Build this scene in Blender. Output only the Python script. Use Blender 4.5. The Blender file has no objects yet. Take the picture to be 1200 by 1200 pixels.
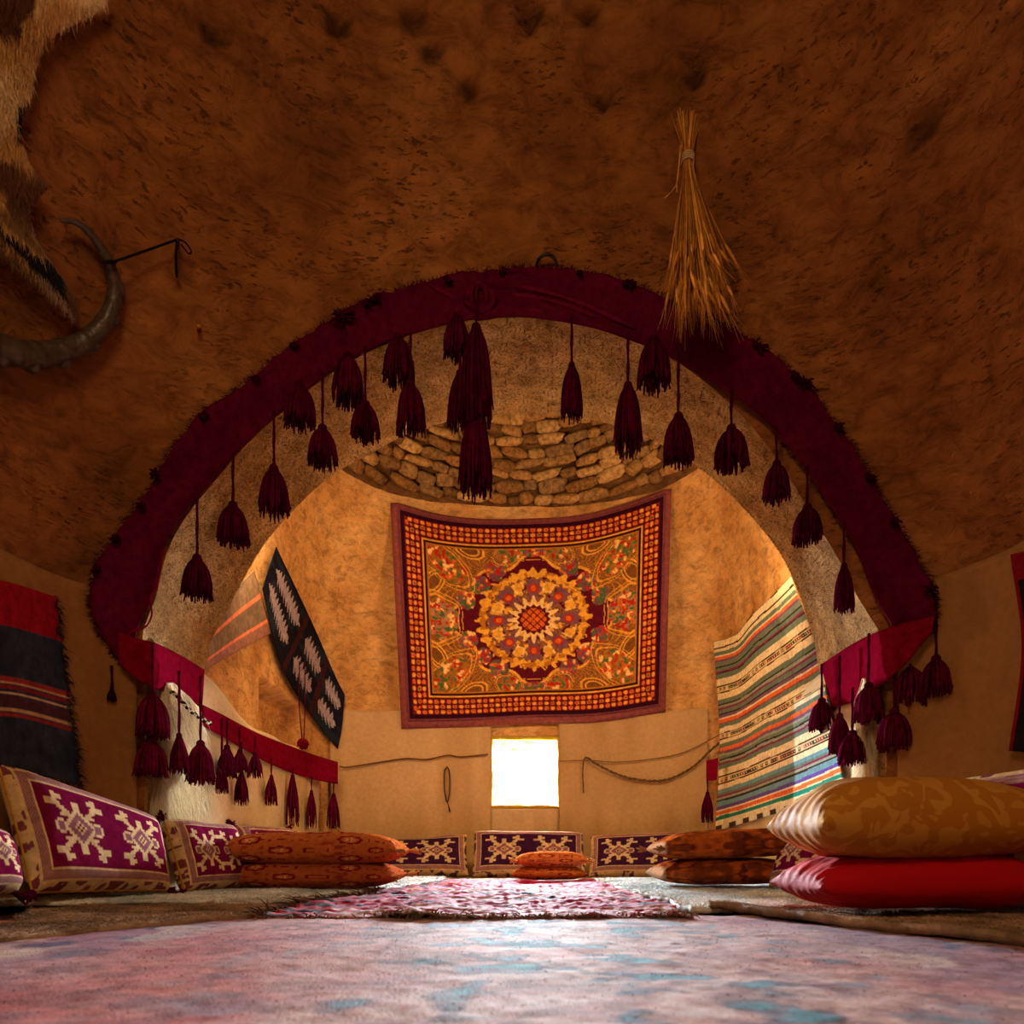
import bpy, bmesh, math, random
import numpy as np
from mathutils import Vector, Matrix

# ------------------------------------------------------------------ camera, world, lights, exposure
F, CU, CV, CH = 860.0, 600.0, 1000.0, 0.20        # focal length in px of a 1200 frame, principal point, camera height
scene = bpy.context.scene
COL = scene.collection
cam_d = bpy.data.cameras.new('camera')
cam_d.sensor_width = 36.0
cam_d.lens = F / 1200.0 * 36.0
cam_d.shift_y = (CV - 600.0) / 1200.0
cam_d.clip_start = 0.02
cam_d.dof.use_dof = True
cam_d.dof.focus_distance = 4.2
cam_d.dof.aperture_fstop = 5.6
cam = bpy.data.objects.new('camera', cam_d)
cam.location = (0, 0, CH)
cam.rotation_euler = (math.radians(90), 0, 0)
COL.objects.link(cam)
scene.camera = cam

vs = scene.view_settings
vs.view_transform = 'Standard'
vs.look = 'None'
vs.exposure = 1.5
vs.gamma = 1.0
vs.use_curve_mapping = False

world = bpy.data.worlds.new('daylight')
scene.world = world
world.use_nodes = True
world.node_tree.nodes['Background'].inputs[0].default_value = (0.86, 0.94, 1.0, 1)
world.node_tree.nodes['Background'].inputs[1].default_value = 2.5


def lamp(name, kind, loc, power, color, size=0.3, target=None, size_y=None):
    d = bpy.data.lights.new(name, kind)
    d.energy = power
    d.color = color
    if kind == 'AREA':
        d.size = size
        if size_y:
            d.shape = 'RECTANGLE'
            d.size_y = size_y
    else:
        d.shadow_soft_size = size
    o = bpy.data.objects.new(name, d)
    o.location = loc
    if target is not None:
        o.rotation_euler = (Vector(target) - Vector(loc)).to_track_quat('-Z', 'Y').to_euler()
    COL.objects.link(o)
    return o


WARM = (1.0, 0.64, 0.32)
lamp('window_daylight', 'AREA', (0.11, 8.2, 1.7), 6800, (0.84, 0.93, 1.0), 2.2, (0.08, 4.0, 0.2))
lamp('warm_fill_left', 'AREA', (-1.30, 3.85, 1.95), 8.5, WARM, 0.35, (0.3, 5.9, 1.5))  # added warm fill light without a fixture, unseen behind the arch wall
lamp('warm_fill_right', 'AREA', (1.38, 3.85, 1.95), 8.5, WARM, 0.35, (-0.2, 5.9, 1.5))  # its added twin on the other side, also unseen
lamp('warm_fill_front', 'AREA', (-0.35, 0.1, 2.2), 9.0, WARM, 0.6, (0.2, 3.0, 0.6))  # added fill light above the camera, no fixture, brightens the front room

# ------------------------------------------------------------------ helpers
rng = np.random.default_rng(7)
random.seed(7)


def lin(h):
    h = h.lstrip('#')
    c = np.array([int(h[i:i + 2], 16) / 255.0 for i in (0, 2, 4)])
    return np.where(c <= 0.04045, c / 12.92, ((c + 0.055) / 1.055) ** 2.4)


def _hash(ix, iy, iz):
    h = (ix * 374761393 + iy * 668265263 + iz * 2147483647 * 31) & 0xFFFFFFFF
    h = ((h ^ (h >> 13)) * 1274126177) & 0xFFFFFFFF
    h = (h ^ (h >> 16)) & 0xFFFFFFFF
    return h / 4294967295.0


def noise3(p):
    p = np.asarray(p, float)
    i = np.floor(p).astype(np.int64)
    f = p - i
    f = f * f * (3 - 2 * f)
    r = 0
    for dx in (0, 1):
        for dy in (0, 1):
            for dz in (0, 1):
                w = (f[..., 0] if dx else 1 - f[..., 0]) * (f[..., 1] if dy else 1 - f[..., 1]) * (f[..., 2] if dz else 1 - f[..., 2])
                r = r + w * _hash(i[..., 0] + dx, i[..., 1] + dy, i[..., 2] + dz)
    return r * 2 - 1


def fbm(p, oct=4, lac=2.0, gain=0.5):
    p = np.asarray(p, float)
    a, s, r = 1.0, 0.0, 0
    for k in range(oct):
        r = r + a * noise3(p + 17.3 * k)
        s += a
        a *= gain
        p = p * lac
    return r / s


def fb2(x, y, sc, oct=3, seed=0.0):
    return fbm(np.stack([x * sc, y * sc, np.full_like(x, seed)], -1), oct)


def sstep(a, b, x):
    t = np.clip((x - a) / (b - a), 0, 1)
    return t * t * (3 - 2 * t)


def mix(a, b, t):
    t = np.asarray(t, float)
    return a * (1 - t[..., None]) + b * t[..., None]


def interp_curve(pts, n):
    """smooth curve through points, n samples by arc length"""
    p = np.array(pts, float)
    ext = np.vstack([2 * p[0] - p[1], p, 2 * p[-1] - p[-2]])
    out = []
    for k in range(1, len(ext) - 2):
        p0, p1, p2, p3 = ext[k - 1:k + 3]
        for t in np.linspace(0, 1, 12, endpoint=False):
            out.append(0.5 * ((2 * p1) + (-p0 + p2) * t + (2 * p0 - 5 * p1 + 4 * p2 - p3) * t * t + (-p0 + 3 * p1 - 3 * p2 + p3) * t ** 3))
    out.append(p[-1])
    out = np.array(out)
    s = np.concatenate([[0], np.cumsum(np.linalg.norm(np.diff(out, axis=0), axis=1))])
    q = np.linspace(0, s[-1], n)
    return np.stack([np.interp(q, s, out[:, k]) for k in range(out.shape[1])], 1)


def P(u, v, d):
    """point seen at pixel (u, v) at distance d along the view axis"""
    return np.array([(u - CU) * d / F, d, CH + (CV - v) * d / F])


def put(name, verts, faces, m=None, parent=None, colors=None, smooth=True):
    me = bpy.data.meshes.new(name)
    verts = np.asarray(verts, float).reshape(-1, 3)
    if isinstance(faces, np.ndarray):
        faces = faces.tolist()
    me.from_pydata(verts.tolist(), [], faces)
    if colors is not None:
        ca = me.color_attributes.new('Col', 'FLOAT_COLOR', 'POINT')
        c = np.ones((len(verts), 4), np.float32)
        c[:, :3] = np.asarray(colors).reshape(-1, 3)
        ca.data.foreach_set('color', c.ravel())
    if smooth:
        me.polygons.foreach_set('use_smooth', [True] * len(me.polygons))
    if m:
        me.materials.append(m)
    o = bpy.data.objects.new(name, me)
    COL.objects.link(o)
    if parent:
        o.parent = parent
        o.matrix_parent_inverse = Matrix.Translation(-Vector(parent.location))
    return o


def grid_faces(nu, nv, off=0, closed_u=False, flip=False):
    i = np.arange(nu if closed_u else nu - 1)
    j = np.arange(nv - 1)
    I, J = np.meshgrid(i, j, indexing='ij')
    I2 = (I + 1) % nu
    f = np.stack([I * nv + J, I2 * nv + J, I2 * nv + J + 1, I * nv + J + 1], -1).reshape(-1, 4) + off
    return f[:, ::-1] if flip else f


def grid(name, G, m=None, parent=None, colors=None, flip=False, thick=0.0):
    nu, nv = G.shape[:2]
    o = put(name, G.reshape(-1, 3), grid_faces(nu, nv, flip=flip), m, parent, None if colors is None else colors.reshape(-1, 3))
    if thick:
        s = o.modifiers.new('thickness', 'SOLIDIFY')
        s.thickness = abs(thick)
        s.offset = 1 if thick > 0 else -1
    return o


class MB:
    """collects shapes into one mesh"""
    def __init__(self):
        self.v, self.f, self.c, self.n = [], [], [], 0

    def add(self, verts, faces, color=None):
        verts = np.asarray(verts, float).reshape(-1, 3)
        self.f += [[i + self.n for i in f] for f in (faces.tolist() if isinstance(faces, np.ndarray) else faces)]
        self.v.append(verts)
        c = np.ones((len(verts), 3))
        if color is not None:
            c = c * np.asarray(color)
        self.c.append(c)
        self.n += len(verts)

    def tube(self, pts, rad, sides=6, color=None, cap=True):
        pts = np.asarray(pts, float)
        n = len(pts)
        rad = np.broadcast_to(np.asarray(rad, float), (n,))
        t = np.gradient(pts, axis=0)
        t /= np.linalg.norm(t, axis=1, keepdims=True) + 1e-12
        ref = np.array([0.31, 0.72, 0.62]) if abs(t[:, 2]).mean() > 0.8 else np.array([0.05, 0.1, 1.0])
        b = np.cross(t, ref)
        b /= np.linalg.norm(b, axis=1, keepdims=True) + 1e-9
        c = np.cross(t, b)
        a = np.linspace(0, 2 * np.pi, sides, endpoint=False)
        V = pts[:, None] + rad[:, None, None] * (np.cos(a)[None, :, None] * b[:, None] + np.sin(a)[None, :, None] * c[:, None])
        fs = []
        for i in range(n - 1):
            for j in range(sides):
                k = (j + 1) % sides
                fs.append([i * sides + j, i * sides + k, (i + 1) * sides + k, (i + 1) * sides + j])
        if cap:
            fs.append(list(range(sides))[::-1])
            fs.append([(n - 1) * sides + j for j in range(sides)])
        self.add(V, fs, color)

    def lathe(self, center, prof, sides=12, color=None, wob=0.0):
        a = np.linspace(0, 2 * np.pi, sides, endpoint=False)
        prof = np.asarray(prof, float)
        r = prof[:, 0][:, None] * (1 + wob * np.sin(a * 5 + 1.0)[None])
        V = np.stack([r * np.cos(a)[None], r * np.sin(a)[None], np.repeat(prof[:, 1][:, None], sides, 1)], -1) + np.asarray(center)
        n = len(prof)
        fs = []
        for i in range(n - 1):
            for j in range(sides):
                k = (j + 1) % sides
                fs.append([i * sides + j, i * sides + k, (i + 1) * sides + k, (i + 1) * sides + j])
        fs.append(list(range(sides))[::-1])
        fs.append([(n - 1) * sides + j for j in range(sides)])
        self.add(V, fs, color)

    def build(self, name, m, parent=None, smooth=True):
        return put(name, np.concatenate(self.v), self.f, m, parent, np.concatenate(self.c), smooth)


def strands(name, base, direc, length, width, colors, m, parent=None, droop=0.4, jitter=0.25, seg=3):
    """many fine tapering hairs joined into one mesh"""
    base = np.asarray(base, float)
    n = len(base)
    d = np.broadcast_to(np.asarray(direc, float), (n, 3)) + rng.normal(0, jitter, (n, 3))
    d /= np.linalg.norm(d, axis=1, keepdims=True)
    L = np.broadcast_to(np.asarray(length, float), (n,)) * rng.uniform(0.55, 1.2, n)
    side = np.cross(d, rng.normal(0, 1, (n, 3)))
    side /= np.linalg.norm(side, axis=1, keepdims=True) + 1e-9
    V = []
    for k in range(seg + 1):
        t = k / seg
        p = base + d * (L * t)[:, None] + np.array([0, 0, -1]) * (L * droop * t * t)[:, None]
        w = width * (1 - 0.85 * t)
        V += [p - side * w, p + side * w]
    V = np.stack(V, 1)
    m2 = 2 * (seg + 1)
    idx = np.arange(n)[:, None] * m2
    fs = np.concatenate([idx + np.array([2 * k, 2 * k + 1, 2 * k + 3, 2 * k + 2]) for k in range(seg)])
    C = np.repeat(np.broadcast_to(colors, (n, 3))[:, None], m2, 1)
    o = put(name, V.reshape(-1, 3), fs, m, parent, C.reshape(-1, 3))
    o['kind'] = 'stuff'
    return o


def tag(o, label, cat, group=None):
    o['label'] = label
    o['category'] = cat
    if group:
        o['group'] = group
    return o


def structure(o, label=None):
    o['kind'] = 'structure'
    if label:
        o['label'] = label
    return o


def thing(name, loc, label, cat, group=None):
    o = bpy.data.objects.new(name, None)
    o.location = Vector([float(x) for x in loc])
    o.empty_display_size = 0.05
    COL.objects.link(o)
    return tag(o, label, cat, group)


# ------------------------------------------------------------------ materials
def new_mat(name):
    m = bpy.data.materials.new(name)
    m.use_nodes = True
    nt = m.node_tree
    b = nt.nodes['Principled BSDF']
    return m, nt, b


def N(nt, kind, **kw):
    n = nt.nodes.new(kind)
    for k, v in kw.items():
        if k.startswith('i_'):
            n.inputs[k[2:].replace('_', ' ')].default_value = v
        else:
            setattr(n, k, v)
    return n


def rgba(c):
    return (float(c[0]), float(c[1]), float(c[2]), 1.0)


def ramp(nt, fac, stops):
    r = nt.nodes.new('ShaderNodeValToRGB')
    e = r.color_ramp.elements
    while len(e) < len(stops):
        e.new(0.5)
    for k, (p, c) in enumerate(stops):
        e[k].position = p
        e[k].color = rgba(c) if len(c) == 3 else c
    nt.links.new(fac, r.inputs[0])
    return r.outputs[0]


def mul(nt, a, b, fac=1.0, mode='MULTIPLY'):
    n = nt.nodes.new('ShaderNodeMixRGB')
    n.blend_type = mode
    n.inputs[0].default_value = fac
    nt.links.new(a, n.inputs[1])
    nt.links.new(b, n.inputs[2])
    return n.outputs[0]


def mud(name, dark, mid, light, scale=1.0, bump=0.5, crack=0.6, attr=False, straw=0.0):
    m, nt, b = new_mat(name)
    geo = N(nt, 'ShaderNodeNewGeometry')
    pos = geo.outputs['Position']
    n1 = N(nt, 'ShaderNodeTexNoise', i_Scale=2.2 * scale, i_Detail=9.0, i_Roughness=0.62)
    nt.links.new(pos, n1.inputs['Vector'])
    c = ramp(nt, n1.outputs[0], [(0.30, dark), (0.5, mid), (0.72, light)])
    # smeared, flaky relief
    n2 = N(nt, 'ShaderNodeTexNoise', i_Scale=11.0 * scale, i_Detail=10.0, i_Roughness=0.7, i_Distortion=0.8)
    mp = N(nt, 'ShaderNodeMapping')
    mp.inputs['Scale'].default_value = (0.8, 0.8, 1.5)
    mp.inputs['Rotation'].default_value = (0.0, 0.5, 0.0)
    nt.links.new(pos, mp.inputs[0])
    nt.links.new(mp.outputs[0], n2.inputs['Vector'])
    # short dark scratches and pits left by chaff
    n3 = N(nt, 'ShaderNodeTexNoise', i_Scale=38.0 * scale, i_Detail=5.0, i_Roughness=0.6, i_Distortion=0.5)
    mp3 = N(nt, 'ShaderNodeMapping')
    mp3.inputs['Scale'].default_value = (0.7, 0.7, 2.2)
    mp3.inputs['Rotation'].default_value = (0.0, 0.35, 0.0)
    nt.links.new(pos, mp3.inputs[0])
    nt.links.new(mp3.outputs[0], n3.inputs['Vector'])
    line = ramp(nt, n3.outputs[0], [(0.33, (0, 0, 0)), (0.41, (1, 1, 1))])
    msk = N(nt, 'ShaderNodeTexNoise', i_Scale=3.2 * scale, i_Detail=3.0)
    nt.links.new(pos, msk.inputs['Vector'])
    mk = ramp(nt, msk.outputs[0], [(0.42, (1, 1, 1)), (0.60, (0, 0, 0))])
    lines = mul(nt, line, mk, 1.0, 'LIGHTEN')
    shade = ramp(nt, lines, [(0.0, (1 - crack, 1 - crack, 1 - crack)), (1.0, (1, 1, 1))])
    c = mul(nt, c, shade)
    f2 = ramp(nt, n2.outputs[0], [(0.34, (0.50, 0.48, 0.46)), (0.52, (1.0, 1.0, 1.0)), (0.72, (1.22, 1.2, 1.16))])  # relief's lighter and darker sides painted into the colour
    c = mul(nt, c, f2, 0.9)
    if straw:
        n4 = N(nt, 'ShaderNodeTexNoise', i_Scale=120.0, i_Detail=2.0, i_Roughness=0.6)
        nt.links.new(pos, n4.inputs['Vector'])
        f4 = ramp(nt, n4.outputs[0], [(0.33, (0.5, 0.46, 0.42)), (0.5, (1, 1, 1)), (0.7, (1.2, 1.17, 1.1))])
        c = mul(nt, c, f4, straw)
    if attr:
        a = N(nt, 'ShaderNodeAttribute', attribute_name='Col')
        c = mul(nt, c, a.outputs['Color'])
    nt.links.new(c, b.inputs['Base Color'])
    b.inputs['Roughness'].default_value = 0.95
    b.inputs['Specular IOR Level'].default_value = 0.1
    hsum = mul(nt, n2.outputs[0], lines, 0.6)
    bp = N(nt, 'ShaderNodeBump', i_Strength=bump, i_Distance=0.03)
    nt.links.new(hsum, bp.inputs['Height'])
    nt.links.new(bp.outputs[0], b.inputs['Normal'])
    return m


def cloth(name, weave=420.0, bump=0.25, rough=0.92, sheen=0.0, var=0.22, base=None, spec=0.0):
    m, nt, b = new_mat(name)
    geo = N(nt, 'ShaderNodeNewGeometry')
    a = N(nt, 'ShaderNodeAttribute', attribute_name='Col')
    nz = N(nt, 'ShaderNodeTexNoise', i_Scale=34.0, i_Detail=6.0, i_Roughness=0.7)
    nt.links.new(geo.outputs['Position'], nz.inputs['Vector'])
    f = ramp(nt, nz.outputs[0], [(0.3, (1 - var * 1.6,) * 3), (0.7, (1 + var,) * 3)])
    if base is None:
        c = mul(nt, a.outputs['Color'], f)
    else:
        rg = N(nt, 'ShaderNodeRGB')
        rg.outputs[0].default_value = rgba(base)
        c = mul(nt, rg.outputs[0], f)
        c = mul(nt, c, a.outputs['Color'])
    nt.links.new(c, b.inputs['Base Color'])
    n2 = N(nt, 'ShaderNodeTexNoise', i_Scale=weave, i_Detail=2.0)
    nt.links.new(geo.outputs['Position'], n2.inputs['Vector'])
    bp = N(nt, 'ShaderNodeBump', i_Strength=bump, i_Distance=0.004)
    nt.links.new(n2.outputs[0], bp.inputs['Height'])
    nt.links.new(bp.outputs[0], b.inputs['Normal'])
    b.inputs['Roughness'].default_value = rough
    b.inputs['Specular IOR Level'].default_value = spec
    b.inputs['Sheen Weight'].default_value = sheen
    b.inputs['Sheen Roughness'].default_value = 0.5
    return m


def plain(name, col, rough=0.8, metal=0.0, spec=0.3):
    m, nt, b = new_mat(name)
    geo = N(nt, 'ShaderNodeNewGeometry')
    nz = N(nt, 'ShaderNodeTexNoise', i_Scale=60.0, i_Detail=4.0)
    nt.links.new(geo.outputs['Position'], nz.inputs['Vector'])
    c = ramp(nt, nz.outputs[0], [(0.3, np.array(col) * 0.7), (0.7, np.minimum(np.array(col) * 1.25, 1))])
    nt.links.new(c, b.inputs['Base Color'])
    b.inputs['Roughness'].default_value = rough
    b.inputs['Metallic'].default_value = metal
    b.inputs['Specular IOR Level'].default_value = spec
    return m


M = {}
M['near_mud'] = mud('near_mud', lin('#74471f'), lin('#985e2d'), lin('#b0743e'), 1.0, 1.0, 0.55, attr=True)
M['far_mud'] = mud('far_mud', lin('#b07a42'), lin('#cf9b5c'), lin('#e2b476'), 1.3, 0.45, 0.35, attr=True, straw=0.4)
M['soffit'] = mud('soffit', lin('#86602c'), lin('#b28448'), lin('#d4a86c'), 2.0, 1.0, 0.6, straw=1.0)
M['mortar'] = mud('mortar', lin('#4a3018'), lin('#664626'), lin('#805c34'), 2.0, 0.5, 0.4)
M['plaster'] = mud('plaster', lin('#b98a56'), lin('#d8b27c'), lin('#ecd0a0'), 1.6, 0.3, 0.25)
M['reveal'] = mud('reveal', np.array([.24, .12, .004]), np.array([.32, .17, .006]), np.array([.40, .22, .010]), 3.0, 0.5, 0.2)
M['stone'] = cloth('stone', 60.0, 1.0, 0.95, 0.0, 0.45)
M['floor'] = plain('floor_earth', lin('#6b4d33'), 0.95)
M['cloth'] = cloth('woven_cloth')
M['pile'] = cloth('wool_pile', 260.0, 0.6, 0.85, 0.0, 0.25, spec=0.08)
M['canvas'] = cloth('canvas', 500.0, 0.2, 0.9, 0.05, 0.10)
M['maroon'] = cloth('maroon_cloth', 500.0, 0.25, 0.88, 0.0, 0.25, base=lin('#560c28'))
M['crimson'] = cloth('crimson_cloth', 500.0, 0.25, 0.85, 0.0, 0.2, base=lin('#760822'))
M['wool'] = cloth('tassel_wool', 600.0, 0.4, 0.95, 0.0, 0.35, base=lin('#4c0a24'))
M['hair'] = cloth('animal_hair', 600.0, 0.1, 0.65, 0.1, 0.1)
M['straw'] = cloth('straw', 300.0, 0.1, 0.7, 0.0, 0.2)
M['rope'] = cloth('rope', 300.0, 0.5, 0.9, 0.05, 0.2)
M['horn'] = cloth('horn', 60.0, 0.8, 0.45, 0.0, 0.4, spec=0.5)
M['iron'] = plain('iron', (0.03, 0.025, 0.02), 0.6, 0.4)
M['pale'] = plain('pale_earth', (0.45, 0.40, 0.32), 0.95)


def damask():
    m, nt, b = new_mat('gold_brocade')
    geo = N(nt, 'ShaderNodeNewGeometry')
    n1 = N(nt, 'ShaderNodeTexNoise', i_Scale=13.0, i_Detail=1.5, i_Roughness=0.4, i_Distortion=1.6)
    nt.links.new(geo.outputs['Position'], n1.inputs['Vector'])
    t = ramp(nt, n1.outputs[0], [(0.50, (0, 0, 0)), (0.53, (1, 1, 1))])
    a = N(nt, 'ShaderNodeAttribute', attribute_name='Col')
    c = N(nt, 'ShaderNodeMixRGB')
    nt.links.new(t, c.inputs[0])
    c.inputs[1].default_value = rgba(lin('#b07426'))
    c.inputs[2].default_value = rgba(lin('#c08c3a'))
    cc = mul(nt, c.outputs[0], a.outputs['Color'])
    nt.links.new(cc, b.inputs['Base Color'])
    r = ramp(nt, t, [(0, (0.7,) * 3), (1, (0.85,) * 3)])
    nt.links.new(r, b.inputs['Roughness'])
    b.inputs['Specular IOR Level'].default_value = 0.05
    return m


def satin(name, col):
    m, nt, b = new_mat(name)
    a = N(nt, 'ShaderNodeAttribute', attribute_name='Col')
    rg = N(nt, 'ShaderNodeRGB')
    rg.outputs[0].default_value = rgba(col)
    nt.links.new(mul(nt, rg.outputs[0], a.outputs['Color']), b.inputs['Base Color'])
    geo = N(nt, 'ShaderNodeNewGeometry')
    nz = N(nt, 'ShaderNodeTexNoise', i_Scale=9.0, i_Detail=3.0, i_Distortion=0.5)
    nt.links.new(geo.outputs['Position'], nz.inputs['Vector'])
    bp = N(nt, 'ShaderNodeBump', i_Strength=0.35, i_Distance=0.02)
    nt.links.new(nz.outputs[0], bp.inputs['Height'])
    nt.links.new(bp.outputs[0], b.inputs['Normal'])
    b.inputs['Roughness'].default_value = 0.75
    b.inputs['Specular IOR Level'].default_value = 0.05
    return m


M['gold'] = damask()
M['red_satin'] = satin('red_satin', lin('#b8141e'))


# ------------------------------------------------------------------ the two domed rooms
class Shell:
    def __init__(s, cx, cy, a, b, z0, z1, k, pw, n0, n1, zn0, zn1, amp, seed, pits=(), open=False):
        s.open = open
        s.cx, s.cy, s.a0, s.b0, s.z0, s.z1, s.k, s.pw = cx, cy, a, b, z0, z1, k, pw
        s.n0, s.n1, s.zn0, s.zn1, s.amp, s.seed, s.pits = n0, n1, zn0, zn1, amp, seed, list(pits)

    def par(s, z, off=0.0):
        z = np.asarray(z, float)
        sc = 1 - s.k * np.clip((z - s.z0) / (s.z1 - s.z0), 0, None) ** s.pw
        sc = np.maximum(sc, 0.04)
        n = s.n0 + (s.n1 - s.n0) * sstep(s.zn0, s.zn1, z)
        return s.a0 * sc - off, s.b0 * sc - off, n

    def point(s, th, z, off=0.0, disp=True):
        th, z = np.broadcast_arrays(np.asarray(th, float), np.asarray(z, float))
        a, b, n = s.par(z, off)
        si, co = np.sin(th), np.cos(th)
        cq = np.maximum(co, 0) if s.open else co
        r = ((np.abs(si) / a) ** n + (np.abs(cq) / b) ** n) ** (-1 / n)
        p = np.stack([s.cx + r * si, s.cy + r * co, z], -1)
        if s.open:      # side walls run straight on towards the arch
            fr = np.abs(th) > np.pi / 2
            p[..., 0] = np.where(fr, s.cx + np.sign(si) * a, p[..., 0])
            p[..., 1] = np.where(fr, s.cy - (np.abs(th) - np.pi / 2) * 1.25 / 0.83, p[..., 1])
            si = np.where(fr, np.sign(si), si)
            co = np.where(fr, 0, co)
        if disp:
            d = s.amp * (fbm(p * 2.2 + s.seed, 3) + 0.35 * fbm(p * 9 + s.seed, 3))
            for (pt, pz, pr, pd) in s.pits:
                d = d + pd * np.exp(-(((th - pt) * 1.5) ** 2 + (z - pz) ** 2) / pr ** 2)
            p[..., 0] += d * si
            p[..., 1] += d * co
        return p

    def angle(s, p):
        return np.arctan2(p[..., 0] - s.cx, p[..., 1] - s.cy)

    def g(s, p, off):
        a, b, n = s.par(p[..., 2], off)
        dy = p[..., 1] - s.cy
        dy = np.maximum(dy, 0) if s.open else np.abs(dy)
        return (np.abs(p[..., 0] - s.cx) / np.maximum(a, 0.02)) ** n + (dy / np.maximum(b, 0.02)) ** n - 1

    def hit(s, u, v, off=0.0, d0=0.3, d1=6.6):
        """where the sight line through pixel (u, v) meets this wall"""
        d = np.linspace(d0, d1, 260)
        p = np.stack([(u - CU) * d / F, d, CH + (CV - v) * d / F], -1)
        g = s.g(p, off)
        k = np.where((g[:-1] < 0) & (g[1:] >= 0))[0]
        if len(k) == 0:
            return p[np.argmin(g)]
        lo, hi = d[k[-1]], d[k[-1] + 1]
        for _ in range(22):
            mid = (lo + hi) / 2
            q = P(u, v, mid)
            if s.g(q, off) < 0:
                lo = mid
            else:
                hi = mid
        return P(u, v, (lo + hi) / 2)


NEAR = Shell(0.0, 1.2, 1.78, 1.8, 1.0, 4.9, 1.0, 1.75, 7.0, 2.4, 1.0, 3.0, 0.022, 3.0)
FAR = Shell(0.05, 4.8, 1.62, 1.2, 1.2, 2.9, 0.165, 1.6, 7.0, 2.1, 1.3, 2.9, 0.012, 11.0, open=True)


def nh(u, v, off=0.0):
    return NEAR.hit(u, v, off, 0.3, 4.2)


def fh(u, v, off=0.0):
    return FAR.hit(u, v, off, 3.62, 6.6)


for (u, v, r, dd) in [(485, 12, .05, .05), (620, 20, .035, .05), (550, 104, .04, .03), (706, 113, .03, .05), (812, 88, .035, .05),
                      (395, 25, .04, .03), (505, 60, .04, .02), (250, 38, .035, .03), (690, 16, .03, .02), (1080, 150, .05, .02)]:
    q = nh(u, v)
    NEAR.pits.append((float(NEAR.angle(q)), float(q[2]), r, dd))

ARCH_F = [(183, 700), (197, 645), (222, 600), (255, 560), (290, 520), (335, 480), (385, 440), (445, 407), (520, 384), (600, 375),
          (680, 380), (745, 400), (800, 428), (850, 468), (890, 510), (925, 560), (955, 610), (985, 660), (1005, 700)]
ARCH_B = [(247, 752), (272, 704), (305, 645), (340, 602), (385, 560), (430, 534), (480, 508), (540, 491), (610, 485), (680, 490),
          (740, 505), (795, 532), (840, 565), (880, 605), (915, 650), (938, 700), (953, 745)]
NT = 300
NJ = 50


def with_jambs(curve, lx, rx, lz, rz, y):
    """curve (n,3) plus the upright sides of the passage down to the floor"""
    def side(p, x, z):
        b = interp_curve([p, ((p[0] + x) / 2, p[1], z + 0.03), (x, y, z - 0.04)], 14)
        down = np.linspace([x, y, z - 0.06], [x, y, 0.0], NJ - 14)
        return np.vstack([b, down])
    L = side(curve[0], lx, lz)[::-1]
    R = side(curve[-1], rx, rz)
    return np.vstack([L, curve[1:-1], R])


cf = np.array([nh(u, v) for u, v in interp_curve(ARCH_F, NT - 2 * NJ + 2)])
cf = with_jambs(cf, -1.52, 1.555, 1.05, 1.06, 2.99)
# re-project onto the near wall, relief included
thf, zf = NEAR.angle(cf), cf[:, 2]
cf = NEAR.point(thf, zf)
YB = 3.65
cb = np.array([P(u, v, YB) for u, v in interp_curve(ARCH_B, NT - 2 * NJ + 2)])
cb = with_jambs(cb, -1.555, 1.56, 1.08, 1.08, YB)

# near wall: net of lines running from the arch edge out over the whole room
NR = 150
ZT = 4.75
tt = np.linspace(0, 1, NT)
ob = np.zeros((NT, 2))
for i, t in enumerate(tt):
    if t < 0.27:
        ob[i] = (-math.pi, ZT * t / 0.27)
    elif t > 0.73:
        ob[i] = (math.pi, ZT * (1 - t) / 0.27)
    else:
        ob[i] = (-math.pi + 2 * math.pi * (t - 0.27) / 0.46, ZT)
rr = np.linspace(0, 1, NR)
rr = 0.55 * rr + 0.45 * rr ** 2.2
TH = thf[:, None] + (ob[:, 0] - thf)[:, None] * rr[None]
ZZ = zf[:, None] + (ob[:, 1] - zf)[:, None] * rr[None]
ZZ[0] = 0
ZZ[-1] = 0
G = NEAR.point(TH, ZZ)
# old soot stains, each with its own shape
soot = np.ones(TH.shape)
wn = fbm(G * 14.0, 3)
for (pt, pz, pr, pd) in NEAR.pits:
    e = np.exp(-(((TH - pt) * 1.2) ** 2 + ((ZZ - pz) * 1.6) ** 2) / (pr * 1.1) ** 2)
    soot *= 1 - 0.65 * sstep(0.3, 0.7, e + 0.25 * wn)
colr = np.repeat(soot[..., None], 3, -1)
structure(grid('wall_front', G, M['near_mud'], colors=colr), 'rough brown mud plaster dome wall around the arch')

# passage vault between the rooms
NS = 26
ss = np.linspace(0, 1, NS)
S = cf[:, None] * (1 - ss[None, :, None]) + cb[:, None] * ss[None, :, None]
ctr = np.array([0.03, 0, 1.0])
nrm = S - ctr
nrm[..., 1] = 0
nrm[..., 2] = np.maximum(nrm[..., 2], 0)
nrm /= np.linalg.norm(nrm, axis=-1, keepdims=True) + 1e-9
env = np.sin(np.pi * ss) ** 0.4
S = S - nrm * (env[None] * (0.018 * fbm(S * 3.0, 3) + 0.016 * fbm(S * 14.0, 3)))[..., None]
wa = structure(grid('wall_arch', S, M['soffit'], flip=True), 'straw-flecked mud vault inside the arch')
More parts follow.
